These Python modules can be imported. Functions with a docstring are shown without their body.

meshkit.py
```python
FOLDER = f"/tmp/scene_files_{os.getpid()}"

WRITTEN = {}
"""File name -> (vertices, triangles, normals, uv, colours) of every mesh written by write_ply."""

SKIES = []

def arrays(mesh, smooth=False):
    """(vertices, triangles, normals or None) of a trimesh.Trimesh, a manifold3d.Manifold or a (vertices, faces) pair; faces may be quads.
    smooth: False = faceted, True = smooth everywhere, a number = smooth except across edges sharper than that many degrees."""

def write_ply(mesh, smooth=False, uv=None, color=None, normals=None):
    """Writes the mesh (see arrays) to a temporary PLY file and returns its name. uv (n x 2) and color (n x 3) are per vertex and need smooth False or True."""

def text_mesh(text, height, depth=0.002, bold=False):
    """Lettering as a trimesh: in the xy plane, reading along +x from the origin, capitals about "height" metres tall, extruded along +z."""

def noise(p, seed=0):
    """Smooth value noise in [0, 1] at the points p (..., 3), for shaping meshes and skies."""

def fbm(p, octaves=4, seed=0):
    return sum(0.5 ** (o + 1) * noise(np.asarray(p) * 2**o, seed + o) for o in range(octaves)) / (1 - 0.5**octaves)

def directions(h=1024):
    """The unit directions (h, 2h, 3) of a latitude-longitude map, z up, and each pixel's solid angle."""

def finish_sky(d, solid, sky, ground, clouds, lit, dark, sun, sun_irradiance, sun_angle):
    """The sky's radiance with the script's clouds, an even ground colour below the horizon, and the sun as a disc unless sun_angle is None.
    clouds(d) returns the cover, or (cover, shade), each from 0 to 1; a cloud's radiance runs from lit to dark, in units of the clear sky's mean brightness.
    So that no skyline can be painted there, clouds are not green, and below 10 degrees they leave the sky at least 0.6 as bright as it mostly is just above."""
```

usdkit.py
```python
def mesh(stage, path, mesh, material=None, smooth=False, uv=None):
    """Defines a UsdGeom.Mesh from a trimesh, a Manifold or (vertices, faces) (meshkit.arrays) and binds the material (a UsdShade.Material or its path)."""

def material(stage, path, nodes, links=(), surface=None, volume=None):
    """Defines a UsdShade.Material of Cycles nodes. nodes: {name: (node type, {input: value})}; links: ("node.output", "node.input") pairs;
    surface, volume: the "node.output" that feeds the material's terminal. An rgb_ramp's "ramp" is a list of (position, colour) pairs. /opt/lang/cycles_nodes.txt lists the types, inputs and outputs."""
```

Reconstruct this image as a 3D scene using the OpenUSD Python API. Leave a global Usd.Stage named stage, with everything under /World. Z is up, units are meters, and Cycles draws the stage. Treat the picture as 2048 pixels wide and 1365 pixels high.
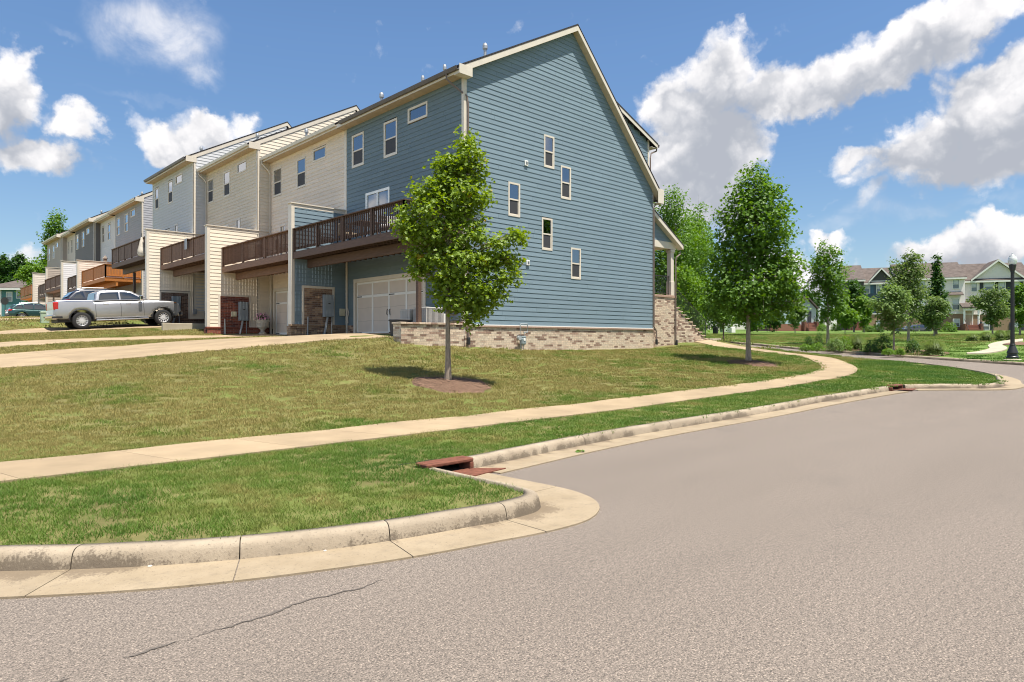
import math, numpy as np, trimesh, usdkit, meshkit
from pxr import Gf, Sdf, Usd, UsdGeom, UsdLux, UsdShade, Vt
from shapely.geometry import Polygon, LineString, Point, box as sbox
from shapely.ops import unary_union
from scipy.interpolate import RBFInterpolator, PchipInterpolator

stage = Usd.Stage.CreateInMemory()
UsdGeom.SetStageUpAxis(stage, "Z"); UsdGeom.SetStageMetersPerUnit(stage, 1.0)
UsdGeom.Xform.Define(stage, "/World"); UsdGeom.Scope.Define(stage, "/World/Looks")
R0 = np.random.default_rng(11)

# ------------------------------------------------------------------ camera, sky, sun, exposure
EYE = np.array([0., 0., 1.55]); PHI = 0.8106415      # looks along PHI from +X (the street runs along X, the row of houses along Y)
FW = np.array([math.cos(PHI), math.sin(PHI)]); RT = np.array([math.sin(PHI), -math.cos(PHI)])
cam = UsdGeom.Camera.Define(stage, "/World/camera")
cam.CreateHorizontalApertureAttr(36.0); cam.CreateFocalLengthAttr(36.0 * 1340 / 2048)
cam.CreateVerticalApertureAttr(36.0 * 682 / 1024); cam.CreateVerticalApertureOffsetAttr(-0.02)
cam.CreateClippingRangeAttr(Gf.Vec2f(0.05, 5000)); cam.CreateExposureAttr(0.85)
cam.AddTransformOp().Set(Gf.Matrix4d(RT[0], RT[1], 0, 0, 0, 0, 1, 0, -FW[0], -FW[1], 0, 0, *EYE, 1))

SUN_EL = math.radians(71.0); sv = np.array([0.03, -1.0]); sv /= np.linalg.norm(sv)
SUN = np.array([sv[0] * math.cos(SUN_EL), sv[1] * math.cos(SUN_EL), math.sin(SUN_EL)])
sun = UsdLux.DistantLight.Define(stage, "/World/sun")
sun.CreateIntensityAttr(1.25); sun.CreateAngleAttr(0.53); sun.CreateNormalizeAttr(True); sun.CreateColorAttr(Gf.Vec3f(1.0, 0.94, 0.84))
zx = np.cross([0, 0, 1], SUN); zx /= np.linalg.norm(zx); zy = np.cross(SUN, zx)
sun.AddTransformOp().Set(Gf.Matrix4d(*zx, 0, *zy, 0, *SUN, 0, 0, 0, 0, 1))


def sky_material(strength=0.068):
    """Clear sky plus cumulus: cloud bodies are ellipsoids of direction, their edges broken by noise; more of them lie outside the frame."""
    N, L = {}, []
    def add(k, t, **i):
        N[k] = (t, i); return k
    add("sky", "sky_texture", sky_type="single_scattering", sun_disc=False, sun_elevation=SUN_EL, sun_rotation=math.atan2(SUN[0], SUN[1]), altitude=200.0, air_density=1.0, aerosol_density=0.3, ozone_density=2.6)
    add("geo", "geometry")
    def direction(px, py):
        v = np.array([*(FW + (px - 1024) / 1340 * RT), (681 - py) / 1340]); return v / np.linalg.norm(v)
    # px, py, half width, half height (photograph pixels), tilt in degrees, softness, weight
    crisp = [(1440, 150, 75, 75, 0, 1), (1400, 225, 110, 100, 15, 1), (1390, 330, 120, 130, 0, 1), (1450, 270, 90, 150, 10, 1), (1330, 300, 70, 70, 0, .9), (1440, 420, 90, 60, 0, .8), (1540, 185, 80, 62, -10, 1),
             (1640, 160, 170, 62, -14, 1), (1800, 95, 190, 78, -22, 1), (1930, 20, 130, 60, -25, .9),
             (1960, 190, 130, 90, -38, 1), (1870, 280, 170, 62, -25, 1), (1990, 285, 170, 90, -8, 1), (1740, 318, 75, 28, -10, .8),
             (1985, 490, 190, 40, -8, .9), (2040, 450, 80, 32, 0, .8), (1660, 510, 60, 28, 0, .8), (1570, 560, 120, 55, 0, .8), (1640, 432, 55, 20, -15, .5), (1800, 560, 260, 30, 0, .5),
             (350, 285, 85, 55, -12, .95), (425, 262, 70, 44, 0, .95), (505, 248, 46, 30, 0, .55),
             (20, 190, 75, 130, 6, .95), (60, 95, 40, 40, 0, .75), (172, 275, 62, 56, 0, .75), (95, 325, 130, 45, 5, .85), (45, 490, 50, 22, 0, .6), (40, 440, 40, 14, 0, .3)]
    under = [(1420, 260, 140, 190, 5, 1), (1720, 125, 260, 80, -18, 1), (1930, 240, 210, 100, -22, 1), (1990, 470, 220, 60, -6, 1), (400, 270, 130, 55, -8, .9), (20, 200, 80, 140, 6, .9), (120, 310, 130, 60, 0, .8), (1600, 540, 120, 70, 0, .8)]
    wisp = [(300, 40, 120, 85, 20, .55), (375, 135, 55, 30, 20, .45), (130, 40, 60, 18, 20, .25), (330, 190, 160, 18, 0, .22), (1745, 385, 22, 75, 25, .5), (1900, 400, 220, 24, -6, .3), (1700, 440, 200, 40, -10, .3)]
    def warp(tag, lift):
        add("off" + tag, "vector_math", math_type="add", vector2=(0.0, 0.0, lift)); L.append(("geo.position", "off%s.vector1" % tag))
        add("n1" + tag, "noise_texture", scale=7.0, detail=7.0, roughness=.58); L.append(("off%s.vector" % tag, "n1%s.vector" % tag))
        add("sb" + tag, "vector_math", math_type="subtract", vector2=(.5, .5, .5)); L.append(("n1%s.color" % tag, "sb%s.vector1" % tag))
        add("sc" + tag, "vector_math", math_type="scale", scale=.15); L.append(("sb%s.vector" % tag, "sc%s.vector1" % tag))
        add("wp" + tag, "vector_math", math_type="add"); L.append(("off%s.vector" % tag, "wp%s.vector1" % tag)); L.append(("sc%s.vector" % tag, "wp%s.vector2" % tag))
        return "wp%s.vector" % tag
    def euler(cols):
        m = np.array(cols).T
        return (math.atan2(m[2, 1], m[2, 2]), math.asin(-max(-1, min(1, m[2, 0]))), math.atan2(m[1, 0], m[0, 0]))
    def field(tag, vec, items):
        last = None
        for k, (c, ru, rv, tilt, w) in enumerate(items):
            side = np.cross(c, [0, 0, 1]); side /= np.linalg.norm(side); up = np.cross(side, c); a = math.radians(tilt)
            e1 = side * math.cos(a) - up * math.sin(a); e2 = np.cross(c, e1)
            m = add(f"m{tag}{k}", "mapping", mapping_type="texture", location=tuple(c), rotation=euler([e1, e2, np.cross(e1, e2)]), scale=(ru, rv, .6)); L.append((vec, m + ".vector"))
            d = add(f"l{tag}{k}", "vector_math", math_type="length"); L.append((m + ".vector", d + ".vector1"))
            v = add(f"v{tag}{k}", "map_range", from_min=1.35, from_max=.35, to_min=0.0, to_max=w, clamp=True); L.append((d + ".value", v + ".value"))
            if last:
                q = add(f"x{tag}{k}", "math", math_type="smoothmax", value3=.12); L.extend([(last, q + ".value1"), (v + ".result", q + ".value2")]); last = q + ".value"
            else:
                last = v + ".result"
        return last
    def put(l):
        out = []
        for (px, py, ru, rv, t, w) in l:
            k = 1 / math.sqrt(1 + ((px - 1024) / 1340) ** 2 + ((681 - py) / 1340) ** 2); out.append((direction(px, py), ru / 1340 * k, rv / 1340 * k, t, w))
        return out
    items = put(crisp); WARPED = warp("a", 0.0); A0 = field("a", WARPED, items); B = field("b", warp("b", .05), put(under))
    # the rest of the sky goes on the same way: cumulus by plain noise round the azimuths that the picture does not show
    add("rd", "vector_math", math_type="dot_product", vector2=(FW[0], FW[1], 0.)); L.append(("geo.position", "rd.vector1"))
    add("rm", "map_range", from_min=.62, from_max=.45, to_min=0., to_max=.9, clamp=True); L.append(("rd.value", "rm.value"))
    add("rn", "noise_texture", scale=2.6, detail=5., roughness=.5); L.append(("geo.position", "rn.vector"))
    add("rr", "map_range", from_min=.50, from_max=.62, to_min=0., to_max=1., clamp=True); L.append(("rn.fac", "rr.value"))
    add("rx", "math", math_type="multiply"); L += [("rm.result", "rx.value1"), ("rr.result", "rx.value2")]
    add("ra", "math", math_type="maximum"); L += [(A0, "ra.value1"), ("rx.value", "ra.value2")]; A = "ra.value"; W = field("w", warp("w", .011), put(wisp))
    add("fine", "noise_texture", scale=17.0, detail=9.0, roughness=.66); L.append(("geo.position", "fine.vector"))
    add("fm", "math", math_type="multiply_add", value2=.6, value3=-.3); L.append(("fine.fac", "fm.value1"))
    add("vo", "voronoi_texture", scale=20.0, feature="smooth_f1", smoothness=.35, detail=2.0, roughness=.55); L.append((WARPED, "vo.vector"))
    add("vm", "math", math_type="multiply_add", value2=-.50, value3=.40); L.append(("vo.distance", "vm.value1"))
    add("ae", "math", math_type="add"); L += [(A, "ae.value1"), ("vm.value", "ae.value2")]
    add("ad", "math", math_type="add"); L += [("ae.value", "ad.value1"), ("fm.value", "ad.value2")]
    add("cov", "map_range", range_type="smoothstep", from_min=.20, from_max=.66, to_min=0.0, to_max=1.0, clamp=True); L.append(("ad.value", "cov.value"))
    add("wn", "noise_texture", scale=14.0, detail=8.0, roughness=.65, distortion=.6); L.append(("geo.position", "wn.vector"))
    add("wm", "math", math_type="multiply"); L += [(W, "wm.value1"), ("wn.fac", "wm.value2")]
    add("wc", "map_range", range_type="smoothstep", from_min=.06, from_max=.45, to_min=0.0, to_max=.9, clamp=True); L.append(("wm.value", "wc.value"))
    add("all", "math", math_type="maximum"); L += [("cov.result", "all.value1"), ("wc.result", "all.value2")]
    # light and dark inside the cloud: dark where much cloud lies above
    add("sh", "math", math_type="multiply_add", value2=.45, value3=0.0); L.append((A, "sh.value1"))
    add("shb", "math", math_type="add"); L += [(B, "shb.value1"), ("sh.value", "shb.value2")]
    add("n3", "noise_texture", scale=11.0, detail=7.0, roughness=.55); L.append(("off_n.vector", "n3.vector"))
    add("off_n", "vector_math", math_type="add", vector2=(0., 0., .02)); L.append(("geo.position", "off_n.vector1"))
    add("n3m", "math", math_type="multiply_add", value2=1.5, value3=-.75); L.append(("n3.fac", "n3m.value1"))
    add("shc", "math", math_type="add"); L += [("shb.value", "shc.value1"), ("n3m.value", "shc.value2")]
    add("sv", "math", math_type="multiply_add", value2=.9, value3=-.35); L.append(("vo.distance", "sv.value1")); add("shd", "math", math_type="add"); L += [("shc.value", "shd.value1"), ("sv.value", "shd.value2")]
    add("shade", "map_range", range_type="smoothstep", from_min=.55, from_max=1.95, to_min=0.0, to_max=1.0, clamp=True); L.append(("shd.value", "shade.value"))
    add("cc", "mix", color1=tuple(np.array(CLOUD_LIT)), color2=tuple(np.array(CLOUD_DARK))); L.append(("shade.result", "cc.fac"))
    add("ev", "separate_xyz"); L.append(("geo.position", "ev.vector")); add("eg", "map_range", from_min=.0, from_max=.40, to_min=.70, to_max=1.02, clamp=True); L.append(("ev.z", "eg.value")); add("es", "vector_math", math_type="scale"); L += [("sky.color", "es.vector1"), ("eg.result", "es.scale")]
    add("hs", "hsv", saturation=1.10, value=SKY_GAIN); L.append(("es.vector", "hs.color"))
    add("mx", "mix"); L += [("hs.color", "mx.color1"), ("cc.color", "mx.color2"), ("all.value", "mx.fac")]
    add("bg", "background_shader", strength=strength); L.append(("mx.color", "bg.color"))
    return usdkit.material(stage, "/World/Looks/sky_look", N, L, surface="bg.background")


CLOUD_LIT, CLOUD_DARK, SKY_GAIN = (9.0, 8.8, 8.8), (3.9, 4.15, 4.7), 1.30
dome = UsdLux.DomeLight.Define(stage, "/World/sky")
UsdShade.MaterialBindingAPI.Apply(dome.GetPrim()).Bind(sky_material())
for k_, v_ in dict(label="blue summer sky with bright heaped clouds on both sides", category="sky", kind="structure").items():
    dome.GetPrim().SetCustomDataByKey(k_, v_)

# ------------------------------------------------------------------ helpers
LOOKS = {}


def mat(name, col, rough=.6, var=.10, scale=2.5, rnd=0., bump=0., bscale=60., spec=.4, metal=0., coat=0., col2=None, lo=.35, hi=.65, detail=6., extra=None, stretch=None, trans=0.):
    """Principled look: two tones mixed by noise in world space, a different tone per object (rnd), fine relief (bump)."""
    if name in LOOKS: return LOOKS[name]
    c = np.array(col, float); a = np.array(col2 if col2 is not None else c * (1 - var)); b = c * (1 + var) if col2 is None else c
    N = {"g": ("geometry", {}), "n": ("noise_texture", dict(scale=scale, detail=detail, roughness=.6)), "r": ("rgb_ramp", {"ramp": [(lo, tuple(a)), (hi, tuple(b))]}),
         "p": ("principled_bsdf", dict(roughness=rough, specular_ior_level=spec, metallic=metal, coat_weight=coat, coat_roughness=.08))}
    L = [("n.fac", "r.fac")]; src = "g.position"
    if stretch:
        N["mp"] = ("mapping", dict(scale=stretch)); L += [("g.position", "mp.vector")]; src = "mp.vector"
    L.append((src, "n.vector")); out = "r.color"
    if rnd:
        N.update(oi=("object_info", {}), rr=("map_range", dict(to_min=1 - rnd, to_max=1 + rnd)), h=("hsv", {})); L += [("oi.random", "rr.value"), ("rr.result", "h.value"), (out, "h.color")]; out = "h.color"
    if extra:
        for (sc, amt, c2, l0, h0) in extra:
            k = f"e{sc}".replace(".", "_") + str(len(N)); N.update({k: ("noise_texture", dict(scale=sc, detail=5., roughness=.65)), k + "r": ("map_range", dict(from_min=l0, from_max=h0, to_min=0., to_max=amt, clamp=True)), k + "m": ("mix", dict(color2=tuple(c2)))})
            L += [("g.position", k + ".vector"), (k + ".fac", k + "r.value"), (k + "r.result", k + "m.fac"), (out, k + "m.color1")]; out = k + "m.color"
    L.append((out, "p.base_color"))
    if bump:
        N.update(bn=("noise_texture", dict(scale=bscale, detail=4., roughness=.6)), b=("bump", dict(strength=bump, distance=.01))); L += [(src, "bn.vector"), ("bn.fac", "b.height"), ("b.normal", "p.normal")]
    surf = "p.BSDF"
    if trans:
        N.update(tl=("translucent_bsdf", {}), tb=("hsv", dict(value=1.6, saturation=1.1)), mc=("mix_closure", dict(fac=trans))); L += [(out, "tb.color"), ("tb.color", "tl.color"), ("p.BSDF", "mc.closure1"), ("tl.BSDF", "mc.closure2")]; surf = "mc.closure"
    LOOKS[name] = usdkit.material(stage, f"/World/Looks/{name}", N, L, surface=surf)
    return LOOKS[name]


def glass(name, tint=(.9, .95, 1.), reflect=.12):
    if name in LOOKS: return LOOKS[name]
    LOOKS[name] = usdkit.material(stage, f"/World/Looks/{name}", {"t": ("transparent_bsdf", dict(color=tint)), "s": ("glossy_bsdf", dict(color=(.95, .97, 1.), roughness=.02)), "f": ("fresnel", dict(IOR=1.55)), "m": ("math", dict(math_type="multiply_add", value2=1.6, value3=reflect, use_clamp=True)), "x": ("mix_closure", {})},
                                  [("f.fac", "m.value1"), ("m.value", "x.fac"), ("t.BSDF", "x.closure1"), ("s.BSDF", "x.closure2")], surface="x.closure")
    return LOOKS[name]


USED = {}


def numbered(path):
    n = USED.get(path, 0); USED[path] = n + 1
    return path if n == 0 else f"{path}_{n:03d}"


class Node:
    def __init__(s, path, base): s.path, s.base = path, base


def info(path, **kw):
    p = stage.GetPrimAtPath(path)
    for k, v in kw.items():
        if v: p.SetCustomDataByKey(k, v)


GROUPS = dict(privacy_wall="privacy walls between the decks", wooden_deck="rear decks of the row", patio_chair="patio chairs on the decks", meter_box="electric meter boxes on the brick panels", air_conditioner="air conditioning units behind the brick wall", storm_drain="iron kerb drains", ornamental_grass="fountain grasses in the beds", shrub="shrubs across the side street", shade_tree="trees across the side street", distant_tree="distant trees on the horizon", dark_tree="dark trees behind the teal house", parked_car="parked cars", far_townhouse="townhouses across the park", birdhouse="birdhouses on the privacy walls", utility_box="utility boxes", junction_box="small wall boxes", mulch_bed="mulch beds", cream_townhouse="cream townhouses of the near block", white_townhouse="white townhouses of the farther block", utility_pipe="wall pipes under the decks")


def thing(name, label, cat, base=(0, 0, 0), group=None, kind=None):
    group = group or GROUPS.get(name)
    p = numbered("/World/" + name); x = UsdGeom.Xform.Define(stage, p); x.AddTranslateOp().Set(Gf.Vec3d(*map(float, base)))
    info(p, label=label, category=cat, group=group, kind=kind)
    return Node(p, np.array(base, float))


def holder(parent, name, label=None):
    """A part that is made of pieces only."""
    p = numbered(parent.path + "/" + name); UsdGeom.Xform.Define(stage, p); info(p, label=label)
    return Node(p, parent.base)


def bind(prim, m): UsdShade.MaterialBindingAPI.Apply(prim).Bind(m)


def part(parent, name, mesh, m, label=None, kind=None, smooth=False):
    """mesh: (v, f) in world coordinates (or several, joined)."""
    v, f = join(mesh) if isinstance(mesh, list) else (mesh if isinstance(mesh, tuple) else (np.array(mesh.vertices), np.array(mesh.faces)))
    p = numbered(parent.path + "/" + name)
    usdkit.mesh(stage, p, (np.asarray(v, float) - parent.base, f), m, smooth=smooth); info(p, label=label, kind=kind)
    return Node(p, parent.base)


def solo(name, mesh, m, label, cat, group=None, kind=None, smooth=False):
    """A thing that is one mesh."""
    group = group or GROUPS.get(name)
    v, f = join(mesh) if isinstance(mesh, list) else mesh
    p = numbered("/World/" + name); v = np.asarray(v, float); base = np.array([v[:, 0].mean(), v[:, 1].mean(), v[:, 2].min()]) if kind is None else np.zeros(3)
    g = usdkit.mesh(stage, p, (v - base, f), m, smooth=smooth); g.AddTranslateOp().Set(Gf.Vec3d(*base)); info(p, label=label, category=cat, group=group, kind=kind)
    return Node(p, base)


def struct(name, mesh, m, label=None, smooth=False):
    return solo(name, mesh, m, label, None, kind="structure", smooth=smooth)


def copy_of(node, name, base, rot=0., scale=1., label=None, cat=None, group=None):
    p = numbered("/World/" + name); x = UsdGeom.Xform.Define(stage, p); x.GetPrim().GetReferences().AddInternalReference(node.path)
    x.ClearXformOpOrder(); x.AddTranslateOp().Set(Gf.Vec3d(*map(float, base))); x.AddRotateZOp().Set(rot)
    if scale != 1.: x.AddScaleOp().Set(Gf.Vec3f(scale))
    x.GetPrim().SetInstanceable(True); info(p, label=label, category=cat, group=group)
    return Node(p, np.array(base))


def tri(f):
    f = np.asarray(f, int); return f if f.shape[1] == 3 else np.vstack([f[:, [0, 1, 2]], f[:, [0, 2, 3]]])


def join(ms):
    V, F, n = [], [], 0
    for m in ms:
        v, f = m if isinstance(m, tuple) else (np.array(m.vertices), np.array(m.faces))
        V.append(np.asarray(v, float)); F.append(tri(f) + n); n += len(v)
    return np.vstack(V), np.vstack(F)


QF = np.array([[0, 3, 2, 1], [4, 5, 6, 7], [0, 1, 5, 4], [1, 2, 6, 5], [2, 3, 7, 6], [3, 0, 4, 7]])


def bx(x0, x1, y0, y1, z0, z1):
    return np.array([[x0, y0, z0], [x1, y0, z0], [x1, y1, z0], [x0, y1, z0], [x0, y0, z1], [x1, y0, z1], [x1, y1, z1], [x0, y1, z1]], float), QF


def rbx(x0, x1, y0, y1, z0, z1, c=.01):
    """A box with chamfered edges (hull of 24 points)."""
    pts = []
    for sx in (0, 1):
        for sy in (0, 1):
            for sz in (0, 1):
                x, y, z = (x0, x1)[sx], (y0, y1)[sy], (z0, z1)[sz]; dx, dy, dz = c * (1 - 2 * sx), c * (1 - 2 * sy), c * (1 - 2 * sz)
                pts += [(x, y + dy, z + dz), (x + dx, y, z + dz), (x + dx, y + dy, z)]
    h = trimesh.convex.convex_hull(np.array(pts)); return np.array(h.vertices), np.array(h.faces)


class Frame:
    """A vertical wall's frame: u along it, n out of it, z up."""
    def __init__(s, o, u, n): s.o, s.u, s.n = np.array([o[0], o[1], 0.]), np.array([*u, 0.]), np.array([*n, 0.])
    def p(s, u, n, z): return s.o + np.multiply.outer(np.asarray(u, float), s.u) + np.multiply.outer(np.asarray(n, float), s.n) + np.multiply.outer(np.asarray(z, float), [0, 0, 1.])
    def box(s, u0, u1, z0, z1, n0, n1): return s.quad8([(u0, z0), (u1, z0), (u1, z1), (u0, z1)], n0, n1)
    def quad8(s, uz, n0, n1, n1t=None):
        """uz: four (u, z) corners counter-clockwise from lower left; n1t: outer depth at the top edge."""
        u = np.array([q[0] for q in uz]); z = np.array([q[1] for q in uz]); n1t = n1 if n1t is None else n1t
        v = np.vstack([s.p(u, np.full(4, n0), z), s.p(u, np.array([n1, n1, n1t, n1t]), z)])
        return v, QF


def prism(poly, y0, y1, axis="y"):
    """Polygon (a, b) list extruded: axis y -> (x=a, z=b); axis x -> (y=a, z=b); axis z -> (x=a, y=b)."""
    P = poly if isinstance(poly, Polygon) else Polygon(poly)
    m = trimesh.creation.extrude_polygon(P, 1.0, engine="earcut"); v = np.array(m.vertices); t = y0 + v[:, 2] * (y1 - y0)
    w = {"y": np.stack([v[:, 0], t, v[:, 1]], 1), "x": np.stack([t, v[:, 0], v[:, 1]], 1), "z": np.stack([v[:, 0], v[:, 1], t], 1)}[axis]
    f = np.array(m.faces); return w, (f if (axis != "y") == (y1 > y0) else f[:, ::-1])


def tube(pts, r, sides=8, caps=True):
    p = np.asarray(pts, float); r = np.broadcast_to(r, (len(p),)); t = np.gradient(p, axis=0); t /= np.linalg.norm(t, axis=1, keepdims=True) + 1e-12
    ref = np.array([0, 0, 1.]) if abs(t[:, 2]).mean() < .8 else np.array([1., 0, 0]); a = np.cross(t, ref); a /= np.linalg.norm(a, axis=1, keepdims=True) + 1e-12; b = np.cross(t, a)
    an = np.arange(sides) * 2 * math.pi / sides; v = (p[:, None] + r[:, None, None] * (np.cos(an)[None, :, None] * a[:, None] + np.sin(an)[None, :, None] * b[:, None])).reshape(-1, 3)
    i, j = np.meshgrid(np.arange(len(p) - 1), np.arange(sides), indexing="ij"); q = np.stack([i * sides + j, (i + 1) * sides + j, (i + 1) * sides + (j + 1) % sides, i * sides + (j + 1) % sides], -1).reshape(-1, 4); f = tri(q)
    if caps:
        n = len(v); v = np.vstack([v, p[:1], p[-1:]]); k = np.arange(sides); e = (len(p) - 1) * sides
        f = np.vstack([f, np.stack([np.full(sides, n), k, (k + 1) % sides], 1), np.stack([np.full(sides, n + 1), e + (k + 1) % sides, e + k], 1)])
    return v, f


def cyl(p, r, h, axis="z", sides=16):
    p = np.asarray(p, float); d = {"x": np.array([1., 0, 0]), "y": np.array([0, 1., 0]), "z": np.array([0, 0, 1.])}[axis]; return tube([p, p + d * h], r, sides)


def lathe(prof, c, n=20):
    """prof: (r, z) pairs, about the vertical through c."""
    pr = np.array(prof, float); a = np.arange(n) * 2 * math.pi / n
    v = np.stack([c[0] + pr[:, None, 0] * np.cos(a), c[1] + pr[:, None, 0] * np.sin(a), np.broadcast_to(c[2] + pr[:, None, 1], (len(pr), n))], -1).reshape(-1, 3)
    i, j = np.meshgrid(np.arange(len(pr) - 1), np.arange(n), indexing="ij"); return v, tri(np.stack([i * n + j, i * n + (j + 1) % n, (i + 1) * n + (j + 1) % n, (i + 1) * n + j], -1).reshape(-1, 4))
# ------------------------------------------------------------------ terrain
_zt = PchipInterpolator([-500, 0, 13, 16, 20, 25, 32, 40, 46, 60, 100, 200, 600], [0, 0, 0, .05, .18, .36, .62, .96, 1.28, 1.8, 2.9, 4.6, 8.0])
def depth(x, y): return np.asarray(x, float) * FW[0] + np.asarray(y, float) * FW[1]
def zroad(x, y): return _zt(np.clip(depth(x, y), -500, 600))
_c = []
for x_ in np.arange(-4, 34, 3.): _c += [(x_, y_, float(zroad(x_, y_)) + .132) for y_ in ((5.2, 6.5, 8.3, 9.65) if x_ < 26 else (9.65, 11.))]
_c += [(32, 14, .93), (33, 18, 1.45), (34, 22, 1.5), (36, 28, 1.7), (30, 12, .84), (31, 17.5, 1.2)]
_c += [(x_, y_, z_) for x_, y_, z_ in ((12.2, 18, 1.40), (13.6, 18, 1.30), (15, 18, 1.22), (17.5, 18, 1.17), (20.5, 18, 1.16), (24, 18, 1.17), (26.4, 18.1, 1.20), (28.5, 18.3, 1.33), (30, 18.6, 1.45), (32.7, 18.9, 1.66))]
_c += [(10, 18.4, 1.52), (6, 18.7, 1.22), (2, 18.8, .93), (-3, 18.8, .60), (12.4, 19, 1.72), (14.9, 19, 1.80), (14.9, 25.8, 1.82), (12.4, 25.8, 1.70), (6, 25.6, 1.33), (2.7, 25.5, 1.10), (-3, 25.5, .85),
       (12.4, 27.2, 1.74), (6, 27.2, 1.50), (2.8, 27.2, 1.26), (-3, 27, 1.0), (14.9, 28.3, 1.85), (14.9, 33.6, 1.86), (6, 28.2, 1.52), (3, 28.3, 1.30), (3.6, 33.5, 1.47), (8, 33.5, 1.68), (-3, 33, 1.2), (11.8, 33.7, 1.78),
       (9, 35.3, 1.95), (4, 35.3, 1.66), (11.5, 35.3, 2.05), (14, 37, 2.38), (12, 37.5, 2.34), (12, 40.9, 2.38), (7.5, 38.9, 2.10), (7.6, 40.9, 2.14), (4.1, 38.2, 1.83), (4.4, 40.9, 1.95), (-2, 39, 1.45), (9, 42.6, 2.68), (4, 42.6, 2.5), (6, 42.6, 2.56), (11, 44, 2.95), (13.5, 47, 3.0), (6, 46, 2.75), (-1, 46, 2.2),
       (10, 56, 3.15), (14, 60, 3.2), (4, 56, 3.0), (9, 72, 3.2), (14, 78, 3.2), (0, 72, 3.2), (10, 95, 3.6), (-5, 95, 4.2), (-12, 60, 2.6), (-12, 30, .9), (-12, 14, .2), (16, 95, 3.6), (20, 30, 1.9), (27, 30, 1.8), (20, 60, 3.2), (26, 60, 3.0)]
_c = np.array(_c); _rbf = RBFInterpolator(_c[:, :2], _c[:, 2], kernel="linear", smoothing=.15)
def zlot(x, y):
    x, y = np.broadcast_arrays(np.asarray(x, float), np.asarray(y, float)); s = x.shape
    return _rbf(np.stack([x.ravel(), y.ravel()], 1)).reshape(s)


def ray(px, py, zf, dz=0.):
    """Where the line of sight through a pixel of the photograph meets the surface zf + dz."""
    d = FW + (px - 1024) / 1340 * RT; t = np.arange(3, 140, .02); p = t[:, None] * d; g = 1.55 + (681 - py) / 1340 * t - zf(p[:, 0], p[:, 1]) - dz
    i = int(np.argmax(g < 0)); return np.array([p[i, 0], p[i, 1]])


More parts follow.
